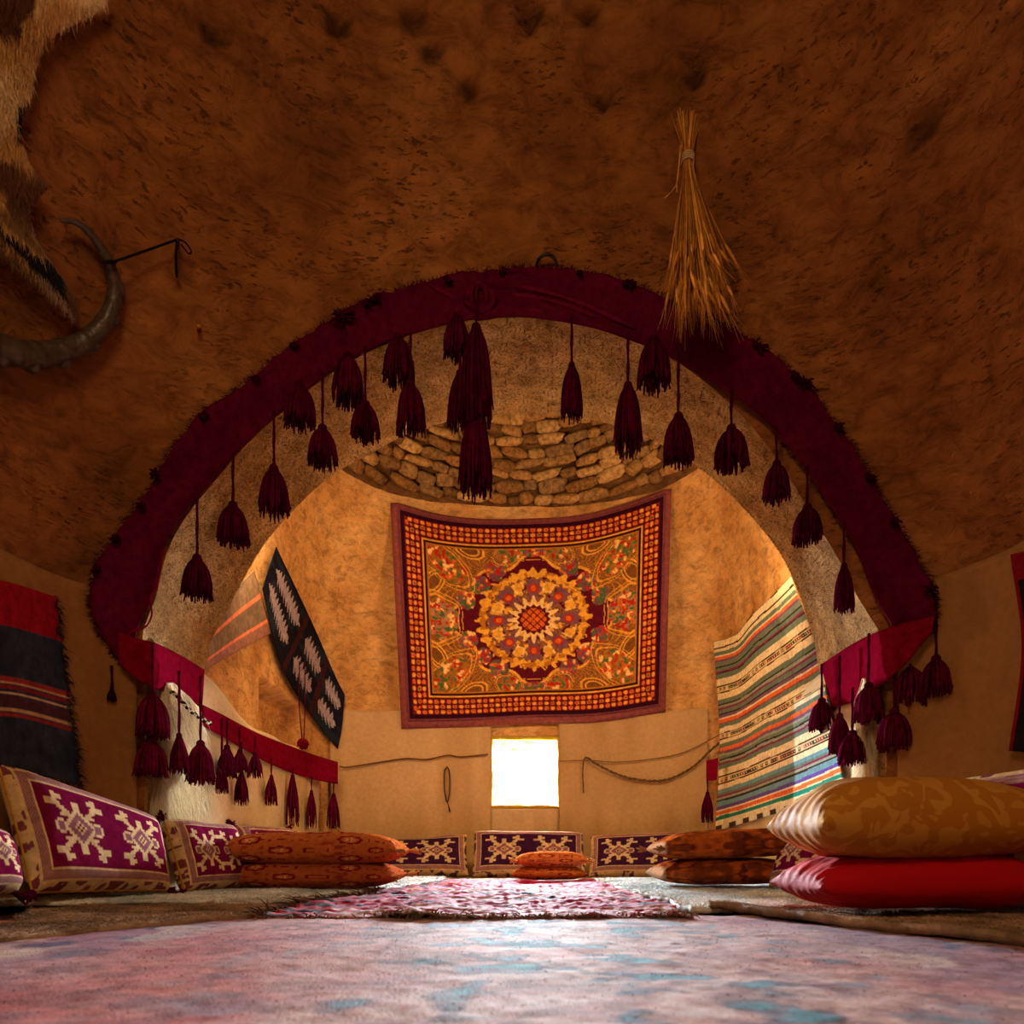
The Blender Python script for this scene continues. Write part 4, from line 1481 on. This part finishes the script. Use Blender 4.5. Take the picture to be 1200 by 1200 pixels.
# ------------------------------------------------------------------ wheat sheaf
dW = float(nh(805, 185, .06)[1])
root = thing('wheat_sheaf', P(805, 185, dW), 'dried wheat sheaf tied in the middle, hanging head down above the arch', 'wheat sheaf')
STR = [lin('#c88a3c'), lin('#b0742e'), lin('#d89c4a'), lin('#96602a')]
mb, ears, awn = MB(), MB(), MB()
for k in range(110):
    a = random.uniform(0, 2 * math.pi)
    rr_ = math.sqrt(random.random())
    tu, tv_ = 806 + 23 * rr_ * math.cos(a), 118 + random.uniform(-2, 12) + 4 * abs(math.cos(a))
    td = dW + 0.03 * rr_ * math.sin(a)
    ku, kd = 806 + 5.5 * rr_ * math.cos(a), dW + .014 * rr_ * math.sin(a)
    bu = 817 + 33 * (rr_ * math.cos(a) if random.random() < .8 else random.uniform(-1, 1)) + random.uniform(-3, 3)
    bv = random.uniform(268, 345)
    bdp = dW - .01 + 0.06 * rr_ * math.sin(a)
    col = random.choice(STR) * random.uniform(.8, 1.2)
    pts = interp_curve([P(tu, tv_, td), P(ku, 185, kd), P((ku * 1.2 + bu) / 2.2, 185 + (bv - 185) * .5, (kd + bdp) / 2), P(bu, bv, bdp)], 12)
    mb.tube(pts, .0023, 4, col)
    dr = pts[-1] - pts[-3]
    dr = dr / np.linalg.norm(dr) + rng.normal(0, .12, 3)
    e0 = pts[-1]
    ears.tube([e0, e0 + dr * .02, e0 + dr * .05, e0 + dr * .075], [.002, .0055, .005, .001], 5, col * random.uniform(.9, 1.3))
    for q_ in range(4):
        d2 = dr + rng.normal(0, .12, 3)
        awn.tube([e0 + dr * .03, e0 + dr * .05 + d2 * .04, e0 + dr * .05 + d2 * .10], [.0007, .0006, .0003], 3, col * 1.1)
for (pts) in [[(800, 165), (794, 205), (793, 225)], [(797, 170), (793, 215), (779, 232)]]:
    mb.tube(interp_curve([P(u, v, dW - .02) for u, v in pts], 8), .002, 4, STR[2])
mb.build('stalks', M['straw'], root)['kind'] = 'stuff'
ears.build('ears', M['straw'], root)['kind'] = 'stuff'
awn.build('awns', M['straw'], root)['kind'] = 'stuff'
mb = MB()
for k in range(4):
    a = np.linspace(0, 2 * np.pi, 16)
    c = P(806, 183 + k * 2.4, dW)
    mb.tube(np.stack([c[0] + .021 * np.cos(a), c[1] + .021 * np.sin(a), np.full(16, c[2])], 1), .003, 5, lin('#c4a878'), cap=False)
mb.build('tie', M['rope'], root)

# ------------------------------------------------------------------ cords on the far back wall
def cord(name, pts, r, col, label, off=.05, twist=False, n=60):
    c = interp_curve(pts, n)
    p = np.array([fh(u, v, off) for u, v in c])
    mb = MB()
    if twist:
        s = np.arange(n)
        for ph in (0, math.pi):
            q_ = p.copy()
            q_[:, 2] += r * np.cos(s * 1.1 + ph)
            q_[:, 1] += r * np.sin(s * 1.1 + ph)
            mb.tube(q_, r * .8, 5, col * (1.2 if ph else .7))
    else:
        mb.tube(p, r, 6, col)
    return tag(mb.build(name, M['rope']), label, 'cord')


cord('slack_rope', [(398, 898), (408, 899), (440, 894), (475, 889), (500, 890), (525, 885), (540, 887), (572, 884)], .006, lin('#6a4628'), 'slack brown cord strung from the ikat strip corner to the window')
cord('slack_rope', [(655, 892), (690, 891), (720, 893), (760, 890), (800, 882), (842, 862)], .004, lin('#7a5430'), 'thin brown cord running from the window to the striped blanket')
cord('braided_cord', [(684, 928), (683, 905), (686, 888), (700, 896), (725, 908), (750, 914), (780, 914), (810, 900), (832, 880), (846, 868)], .007, lin('#6b5034'), 'thick braided cord swagged below the thin one beside the window', .06, True, 110)
cord('hanging_cord', [(590, 884), (605, 878), (625, 880), (645, 876)], .004, lin('#8a5a24'), 'short cord stretched across the top of the window hole', .02)
# prayer beads on the back wall
root = thing('bead_string', fh(524, 945, .06), 'loop of small dark beads hanging on the back wall left of the window'.replace(' left of', ' near'), 'beads')
lp = interp_curve([(524, 899), (521, 903), (520.5, 915), (521, 928), (524, 940), (526.5, 930), (527, 915), (526, 903), (524, 899)], 44)
for (u, v) in lp[:-1]:
    c = fh(u, v, .05)
    mb = MB()
    mb.lathe(c, [(.002, .0075), (.006, .004), (.0075, 0), (.006, -.004), (.002, -.0075)], 8, lin('#4a2c20'))
    mb.build('bead', M['horn'], root)
mb = MB()
mb.tube(interp_curve([fh(524, 940, .05), fh(526, 946, .05), fh(527, 952, .05)], 6), [.003, .003, .004, .006, .007, .005], 6, lin('#2a1a14'))
mb.build('end_tassel', M['rope'], root)

# ------------------------------------------------------------------ rugs on the floor
def rug(name, quad, z, pat, label, nx=200, ny=140, amp=.006, fs=7.0, thick=.01, m='pile', edge=0.0, group=None, roll=None, octs=4, fine=.35):
    """quad: four floor corners near-left, near-right, far-right, far-left"""
    q_ = np.array(quad, float)
    U, V = np.meshgrid(np.linspace(0, 1, nx), np.linspace(0, 1, ny), indexing='ij')
    X = (q_[0, 0] * (1 - U) + q_[1, 0] * U) * (1 - V) + (q_[3, 0] * (1 - U) + q_[2, 0] * U) * V
    Y = (q_[0, 1] * (1 - U) + q_[1, 1] * U) * (1 - V) + (q_[3, 1] * (1 - U) + q_[2, 1] * U) * V
    if edge:
        de = np.minimum(np.minimum(U, 1 - U) * np.ptp(q_[:, 0]), np.minimum(V, 1 - V) * np.ptp(q_[:, 1]))
        fall = np.exp(-de / .05)
        X = X + edge * fall * fb2(X, Y, 6.0, 3, 3.0)
        Y = Y + edge * fall * fb2(X, Y, 6.0, 3, 8.0)
    Z = z + amp * (fb2(X, Y, fs, octs, z * 100) + 0.5) + fine * amp * fb2(X, Y * 1.0, 40.0, 2, 1.0)
    if roll is not None:
        Z = Z + roll(U, V)
    G = np.stack([X, Y, np.maximum(Z, z - thick * .3)], -1)
    C = pat(U, V, X, Y)
    o = grid(name, G, M[m], colors=C, thick=-thick)
    tag(o, label, 'rug', group)
    return o, G, C


def fuzz(o, G, C, n, length, width, mat='hair', region=None, lift=1.0):
    nu, nv = G.shape[:2]
    i, j = rng.integers(0, nu, n), rng.integers(0, nv, n)
    if region is not None:
        k = region(G[i, j])
        i, j = i[k], j[k]
    B = G[i, j] + rng.normal(0, .003, (len(i), 3)) * np.array([1, 1, 0])
    a = rng.uniform(0, 6.28, len(i))
    D = np.stack([np.cos(a), np.sin(a), np.full(len(i), lift)], 1)
    strands('pile', B, D, length, width, np.clip(C[i, j] * rng.uniform(.75, 1.3, (len(i), 1)), 0, 1), M[mat], o, droop=.5, jitter=.2, seg=2)


def worn(U, V, X, Y):
    pink, rose, blue, tq, grey, red = lin('#c8908e'), lin('#b46a68'), lin('#3c4c6c'), lin('#4a9ab0'), lin('#c0b4b4'), lin('#a8484a')
    n = fb2(X, Y, 2.2, 4, 1.0)
    C = mix(np.broadcast_to(pink, X.shape + (3,)), np.broadcast_to(rose, X.shape + (3,)), np.clip(.5 + n * 1.3, 0, 1))
    C = blend(C, red, sstep(.1, .5, fb2(X, Y, 1.3, 3, 6.0)) * .7)
    # pale centre: window light painted into the colour; blue figures over it
    cmask = np.exp(-((X - .12) / .42) ** 2)
    C = blend(C, grey, np.clip(cmask * .75 + .35 * fb2(X, Y, 5.0, 3, 2.0), 0, .5) * (fb2(X, Y, 3.0, 3, 12.0) > -.25))
    f = fb2(X, Y, 15.0, 4, 3.0)
    st = fb2(X, Y * .8, 26.0, 3, 21.0)
    C = blend(C, lin('#dccdd0'), cmask * sstep(.05, .35, st) * .6)
    C = blend(C, lin('#7a5862'), sstep(.08, .36, -st) * .6)
    C = blend(C, lin('#a84a4e'), sstep(.25, .7, np.abs(X - .1)) * sstep(-.1, .3, fb2(X, Y, 2.5, 3, 33.0)) * .6)
    C = blend(C, blue, cmask * sstep(.10, .26, f) * .9)
    C = blend(C, tq, cmask * sstep(.34, .44, f) * .9)
    C = blend(C, lin('#6a5a66'), sstep(.1, .5, fb2(X * .6, Y, 12.0, 3, 9.0)) * .4)
    # borders towards the sides
    bd_ = np.exp(-((np.abs(X + .05) - .82) / .16) ** 2)
    C = blend(C, lin('#7a7088'), bd_ * .6)
    C = blend(C, blue, bd_ * sstep(.1, .3, fb2(X, Y, 9.0, 3, 15.0)) * .8)
    C = blend(C, lin('#c8b4a8'), bd_ * sstep(.1, .3, fb2(X, Y, 9.0, 3, 25.0)) * .7)
    return C


o, G, C = rug('pile_rug', [(-1.7, -.4), (1.7, -.4), (1.25, 2.12), (-1.35, 2.12)], .016, worn, 'worn pink pile rug with faded blue figures covering the front of the floor', 420, 320, .010, 3.0, .010, octs=3, fine=.18)
fuzz(o, G, C, 14000, .005, .0006, region=lambda p: (p[:, 1] > .55) & (np.abs(p[:, 0]) < p[:, 1] * .72 + .05))


def runner(U, V, X, Y):
    cr, pk, dk, wh, og = lin('#a8163a'), lin('#c05a7a'), lin('#2a2434'), lin('#dcc8c8'), lin('#c88a3a')
    C = np.broadcast_to(cr, X.shape + (3,)).copy()
    w = V + .012 * fb2(X, Y, 6.0, 2)
    C = blend(C, pk, sstep(-.1, .3, np.sin(w * 60) + .8 * fb2(X, Y, 4.0, 2, 3.0)))
    st = _hash(np.floor(w * 52).astype(np.int64), np.zeros(X.shape, np.int64), np.zeros(X.shape, np.int64))
    C = blend(C, dk, (st > .80) * (fb2(X, Y, 9.0, 2, 7.0) > -.1))
    C = blend(C, wh, (st < .13) * .7)
    C = blend(C, og, ((st > .13) & (st < .17)) * .8)
    C = blend(C, lin('#c8102a'), (V > .72) & (U < .45) & (fb2(X, Y, 6.0, 2, 1.0) > -.1))
    e = U < .10
    C = blend(C, np.where((np.sin(V * 120) > 0)[..., None], dk, lin('#b01a30')), e * .9)
    return C


o, G, C = rug('kilim_runner', [(-.70, 2.04), (.50, 2.02), (.50, 4.55), (-.42, 4.60)], .020, runner, 'crimson striped kilim runner leading from the pile rug to the small cushion stack', 200, 240, .022, 4.0, .005, 'pile', edge=.03)
# knotted fringe at its near end and left edge
k = rng.integers(0, 200, 900)
B = G[k, 0] + rng.normal(0, .01, (900, 3)) * np.array([1, 1, .3])
strands('fringe', B, (0, -.9, .05), .035, .0024, lin('#6a5444') * rng.uniform(.4, 2.4, (900, 1)), M['hair'], o, droop=.35, jitter=.55)
k = rng.integers(0, 120, 500)
B = G[0, k] + rng.normal(0, .01, (500, 3)) * np.array([1, 1, .3])
strands('fringe', B, (-.9, -.2, .1), .07, .003, lin('#4a342a') * rng.uniform(.5, 2.6, (500, 1)), M['hair'], o, droop=.4, jitter=.6)


def pale(U, V, X, Y):
    return mix(np.broadcast_to(lin('#e8ecea'), X.shape + (3,)), np.broadcast_to(lin('#b4c2c6'), X.shape + (3,)), np.clip(.4 + fb2(X, Y, 7.0, 4, 2.0) * 1.4, 0, 1))


def felt(U, V, X, Y):
    return mix(np.broadcast_to(lin('#b0947a'), X.shape + (3,)), np.broadcast_to(lin('#75604c'), X.shape + (3,)), np.clip(.5 + fb2(X, Y, 9.0, 4, 5.0) * 1.5, 0, 1))


o, G, C = rug('felt_rug', [(-1.08, 1.45), (-.72, 2.08), (-.75, 2.75), (-1.72, 2.75)], .022, felt, 'shaggy brown felt rug beside the pile rug, under the patterned cushions', 140, 120, .014, 6.0, .02, edge=.03, group='brown felt rugs')
fuzz(o, G, C, 16000, .018, .0011)
o, G, C = rug('felt_rug', [(.95, 1.32), (1.72, 1.60), (1.70, 2.60), (.62, 2.30)], .024, felt, 'brown felt rug with a thick rolled edge under the gold and red cushions', 140, 120, .010, 6.0, .022, edge=.02, group='brown felt rugs',
              roll=lambda U, V: .020 * np.exp(-(U / .10) ** 2))
fuzz(o, G, C, 16000, .016, .0011)
o, G, C = rug('fleece_rug', [(-1.45, 2.55), (-.72, 2.52), (-.46, 5.1), (-1.40, 5.1)], .026, pale, 'pale shaggy fleece rug along the ikat strip side of the runner', 150, 200, .016, 6.0, .02, edge=.03, group='pale fleece rugs')
fuzz(o, G, C, 26000, .03, .0013)
o, G, C = rug('fleece_rug', [(.56, 2.28), (1.42, 2.40), (1.45, 5.1), (.52, 4.7)], .026, pale, 'pale shaggy fleece rug along the striped blanket side of the runner', 150, 200, .016, 6.0, .02, edge=.03, group='pale fleece rugs')
fuzz(o, G, C, 26000, .03, .0013)
o, G, C = rug('fleece_rug', [(-1.72, 2.30), (-1.02, 2.46), (-.95, 3.3), (-1.72, 3.3)], .040, pale, 'thin white fleece under the patterned cushions on top of the brown felt', 120, 100, .008, 5.0, .012, edge=.02, group='pale fleece rugs')
fuzz(o, G, C, 9000, .018, .0011)
o, G, C = rug('felt_mat', [(-1.40, 4.95), (1.50, 4.80), (1.45, 5.85), (-1.35, 5.85)], .018, felt, 'brown felt mat under the row of cushions at the back wall', 120, 60, .006, 5.0, .012)


# ------------------------------------------------------------------ cushions
def cushion(name, quad, T, pat, label, group, mat='cloth', nu=70, nv=44, p=4.0, pinch=.05, wr=.004, piping=None, flat=False, pleats=0.0, corner=None, cat='cushion', sag=0.0, seed=0.0):
    """quad: BL, BR, TR, TL corners of the middle plane"""
    q_ = np.array(quad, float)
    ps, pt = np.linspace(-1, 1, nu), np.linspace(-1, 1, nv)
    s1, t1 = np.sin(ps * np.pi / 2), np.sin(pt * np.pi / 2)
    Sg, Tg = np.meshgrid(s1, t1, indexing='ij')
    PS, PT = np.meshgrid(ps, pt, indexing='ij')
    nrm_ = np.cross(q_[1] - q_[0], q_[3] - q_[0])
    nrm_ /= np.linalg.norm(nrm_)
    s2 = Sg * (1 - pinch * (1 - Tg ** 2))
    t2 = Tg * (1 - pinch * (1 - Sg ** 2))
    u_, v_ = (s2 + 1) / 2, (t2 + 1) / 2
    base = (q_[0] * ((1 - u_) * (1 - v_))[..., None] + q_[1] * (u_ * (1 - v_))[..., None] + q_[2] * (u_ * v_)[..., None] + q_[3] * ((1 - u_) * v_)[..., None])
    h = T / 2 * np.sqrt(np.clip(1 - np.abs(Sg) ** p, 0, 1) * np.clip(1 - np.abs(Tg) ** p, 0, 1))
    h = h * (1 + .10 * fb2(Sg * 1.0, Tg * 1.0, 1.7, 2, seed))
    wrk = wr * fb2(PS, PT, 4.5, 3, seed + 2)
    fade = np.sqrt(np.clip((1 - np.abs(PS)) * (1 - np.abs(PT)) * 8, 0, 1))
    if pleats:
        pl = np.exp(-(1 + PS) / .22) + np.exp(-(1 - PS) / .22)
        wrk = wrk + pleats * pl * np.sin(PT * 34 + 2 * fb2(PS, PT, 2.0, 2, seed)) * (1 - np.abs(PT)) ** .3
    if sag:
        base[..., 2] -= sag * np.exp(-(PS / .5) ** 2) * (PT > 0) * np.abs(PT)
    A = base + nrm_ * (h + wrk * fade)[..., None]
    Bk = base - nrm_ * ((h * (.75 if flat else 1)) + wrk * fade * .5)[..., None]
    k_ = .75 if p > 5 else 0.0
    UU, VV = ((Sg * k_ + PS * (1 - k_)) + 1) / 2, (1 - (Tg * k_ + PT * (1 - k_))) / 2
    Cf = pat(UU, VV)
    V_ = np.concatenate([A.reshape(-1, 3), Bk.reshape(-1, 3)])
    f = np.concatenate([grid_faces(nu, nv), grid_faces(nu, nv, off=nu * nv, flip=True)])
    Cc = np.concatenate([Cf.reshape(-1, 3), Cf.reshape(-1, 3)])
    low = V_[:, 2].min()
    c0 = V_.mean(0)
    root = thing(name, (c0[0], c0[1], low), label, cat, group)
    body = put('cover', V_, f, M[mat], root, Cc)
    bm = bmesh.new()
    bm.from_mesh(body.data)
    bmesh.ops.remove_doubles(bm, verts=bm.verts[:], dist=1e-5)
    bm.to_mesh(body.data)
    bm.free()
    rim = np.concatenate([base[:, 0], base[-1, 1:], base[::-1, -1][1:], base[0, ::-1][1:]])
    if piping is not None:
        mb = MB()
        mb.tube(rim, .0045, 6, piping, cap=False)
        mb.build('piping', M['cloth'], root)
    if corner is not None:
        for cc in (base[0, 0], base[-1, 0], base[-1, -1], base[0, -1]):
            mb = MB()
            out = cc - c0
            out /= np.linalg.norm(out)
            for k in range(14):
                d_ = out + rng.normal(0, .35, 3)
                mb.tube([cc - out * .012, cc + d_ * .014, cc + d_ * .030], [.006, .006, .003], 5, corner * random.uniform(.7, 1.2))
            mb.build('corner_tuft', M['wool'] if corner is TUFT else M['cloth'], root)
    return root


TUFT = np.array([1.0, 1.0, 1.0])


def quad_px(bl, br, tr, tl):
    return [P(*bl), P(*br), P(*tr), P(*tl)]


KPIPE = lin('#b8862e')
KG = 'burgundy patterned wall cushions'
# along the side wall with the navy blanket
cushion('kilim_cushion', quad_px((38, 1046, 2.26), (197, 1043, 2.84), (181, 962, 2.94), (-2, 896, 2.33)), .15, kelim(2, seed=1.0), 'large burgundy cushion with two cream motifs below the navy wool blanket', KG,
        nu=200, nv=120, p=6.0, pinch=.02, piping=KPIPE, corner=TUFT, seed=1)
cushion('kilim_cushion', quad_px((-110, 1060, 1.8), (18, 1047, 2.16), (2, 985, 2.22), (-150, 930, 1.85)), .16, kelim(2, seed=5.0), 'burgundy and cream cushion cut off beside the large two-motif cushion', KG, nu=120, nv=80, p=6.0, pinch=.02, corner=TUFT, seed=2)
cushion('kilim_cushion', quad_px((216, 1044, 2.93), (290, 1040, 3.36), (270, 968, 3.42), (192, 960, 2.97)), .14, kelim(2, seed=2.0, ratio=1.5), 'burgundy cushion standing between the large two-motif cushion and the orange pillows', KG,
        nu=150, nv=110, p=6.0, pinch=.02, piping=KPIPE, corner=TUFT, seed=3)
cushion('kilim_cushion', quad_px((295, 1030, 3.75), (345, 1026, 4.45), (338, 972, 4.5), (272, 968, 3.8)), .14, kelim(2, seed=3.0, ratio=1.5), 'pale-topped patterned cushion behind the stacked orange pillows under the small tassels', KG, nu=90, nv=60, p=6.0, pinch=.02, corner=TUFT, seed=4)
cushion('kilim_cushion', quad_px((352, 1025, 4.55), (398, 1023, 5.2), (396, 978, 5.25), (340, 974, 4.6)), .13, kelim(2, seed=4.0, ratio=1.5), 'patterned cushion at the far end of the small tassel row', KG, nu=90, nv=60, p=6.0, pinch=.02, corner=TUFT, seed=5)
# along the back wall
BK = '#3e1a3a'
cushion('kilim_cushion', quad_px((418, 1026, 5.45), (549, 1026, 5.50), (547, 978, 5.72), (420, 984, 5.68)), .13, kelim(2, BK, 6.0, dull=.12), 'dark patterned cushion leaning on the back wall beside the orange pillows, top edge slumped', 'dark cushions along the back wall', nu=150, nv=80, p=6.0, pinch=.02, corner=None, sag=.035, seed=6)
cushion('kilim_cushion', quad_px((553, 1027, 5.45), (686, 1027, 5.45), (684, 976, 5.70), (555, 975, 5.70)), .13, kelim(2, BK, 7.0, dull=.12), 'dark patterned cushion on the back wall right under the window', 'dark cushions along the back wall', nu=150, nv=80, p=6.0, pinch=.02, seed=7)
cushion('kilim_cushion', quad_px((690, 1027, 5.45), (815, 1027, 5.35), (812, 976, 5.60), (692, 981, 5.68)), .13, kelim(2, BK, 8.0, dull=.12), 'dark patterned cushion on the back wall beside the stacked brown pillows', 'dark cushions along the back wall', nu=150, nv=80, p=6.0, pinch=.02, seed=8)
# along the other side wall
cushion('kilim_cushion', quad_px((902, 1038, 3.35), (1015, 1040, 2.85), (1000, 962, 2.95), (930, 972, 3.45)), .14, kelim(2, seed=9.0, ratio=1.5), 'burgundy cushion half hidden behind the gold cushion beside the brown pillows', KG, nu=130, nv=90, p=6.0, pinch=.02, piping=KPIPE, seed=9)
cushion('kilim_cushion', quad_px((1010, 1040, 2.85), (1110, 1045, 2.55), (1120, 925, 2.65), (985, 930, 2.95)), .14, kelim(2, seed=10.0, ratio=1.5), 'burgundy and cream cushion peeping out behind the gold cushion under the corner tassels', KG, nu=100, nv=70, p=6.0, pinch=.02, seed=10)
cushion('kilim_cushion', quad_px((1120, 1045, 2.46), (1300, 1060, 2.06), (1275, 890, 2.10), (1118, 914, 2.52)), .15, kelim(2, seed=11.0), 'burgundy and cream cushion behind the gold cushion below the tan canvas', KG, nu=110, nv=70, p=6.0, pinch=.02, seed=11)


def pillow(name, x0, x1, y0, y1, z0, z1, pat, label, group, tilt=0.0, skew=0.0, **kw):
    """pillow lying flat between the given limits"""
    zc_ = z0 + (z1 - z0) * .46
    qd = [(x0, y0, zc_), (x1, y0 + skew, zc_ + tilt), (x1, y1 + skew, zc_ + tilt), (x0, y1, zc_)]
    return cushion(name, qd, (z1 - z0) * 1.2, pat, label, group, flat=True, **kw)


OR, INK, PAP = lin('#b5622c'), lin('#7a1620'), lin('#d89a60')
pillow('pillow', -1.30, -.52, 3.22, 3.66, .040, .160, printed(lin('#a8562c'), INK, PAP, 1.0), 'lower of two orange printed pillows beside the row of small tassels', 'orange printed pillows', nu=170, nv=90, p=4.5, pinch=.03, pleats=.003, corner=lin('#c08850'), seed=21)
pillow('pillow', -1.33, -.50, 3.20, 3.64, .145, .290, printed(OR, INK, PAP, 2.0), 'upper of two orange printed pillows beside the row of small tassels', 'orange printed pillows', nu=170, nv=90, p=4.0, pinch=.04, pleats=.003, corner=lin('#c08850'), seed=22)
pillow('pillow', .0, .47, 4.55, 4.90, .030, .115, printed(OR, INK, PAP, 3.0, 1.2), 'lower of two small orange pillows at the end of the runner', 'small orange pillows', nu=90, nv=60, p=4.0, pinch=.04, pleats=.002, seed=23)
pillow('pillow', .02, .47, 4.54, 4.89, .110, .205, printed(lin('#c06a34'), INK, PAP, 4.0, 1.2), 'upper of two small orange pillows at the end of the runner', 'small orange pillows', nu=90, nv=60, p=4.0, pinch=.04, pleats=.002, corner=lin('#c08850'), seed=24)


def brown(seed):
    def f(U, V):
        C = mix(np.broadcast_to(lin('#6a3018'), U.shape + (3,)), np.broadcast_to(lin('#a8541c'), U.shape + (3,)), np.clip(.3 + 1.6 * fb2(U * 2, V, 12.0, 3, seed), 0, 1))
        C = blend(C, lin('#4a1a14'), (np.abs(fb2(U, V, 5.0, 2, seed + 4)) < .05) * .8)
        return blend(C, lin('#b89a78'), np.clip((.12 - U) * 12, 0, .55))
    return f


pillow('pillow', .70, 1.36, 3.42, 3.86, .045, .165, brown(1.0), 'lower of two rust-brown pillows below the striped blanket', 'rust-brown pillows', skew=-.15, nu=110, nv=70, p=4.2, pinch=.04, pleats=.004, seed=25, tilt=.01)
pillow('pillow', .70, 1.36, 3.40, 3.84, .160, .290, brown(2.0), 'upper of two rust-brown pillows below the striped blanket', 'rust-brown pillows', skew=-.15, nu=110, nv=70, p=4.2, pinch=.04, pleats=.004, seed=26, tilt=.03, corner=lin('#8a5a34'))

one = lambda U, V: np.ones(U.shape + (3,))


def gold_pat(U, V):
    C = np.ones(U.shape + (3,))
    return C


pillow('satin_cushion', .80, 1.52, 1.90, 2.28, .045, .190, lambda U, V: blend(np.ones(U.shape + (3,)), np.array([.7, 2.0, 1.8]), sstep(.13, .05, U) * .9), 'bright red satin cushion under the gold cushion', 'large floor cushions', mat='red_satin', nu=150, nv=90, p=4.0, pinch=.02, pleats=.005, wr=.012, seed=31, skew=.10)
pillow('brocade_cushion', .79, 1.54, 1.86, 2.28, .175, .405, gold_pat, 'plump gold brocade cushion lying on the red satin cushion', 'large floor cushions', mat='gold', nu=170, nv=110, p=3.6, pinch=.03, pleats=.006, wr=.008, seed=32, skew=.12)
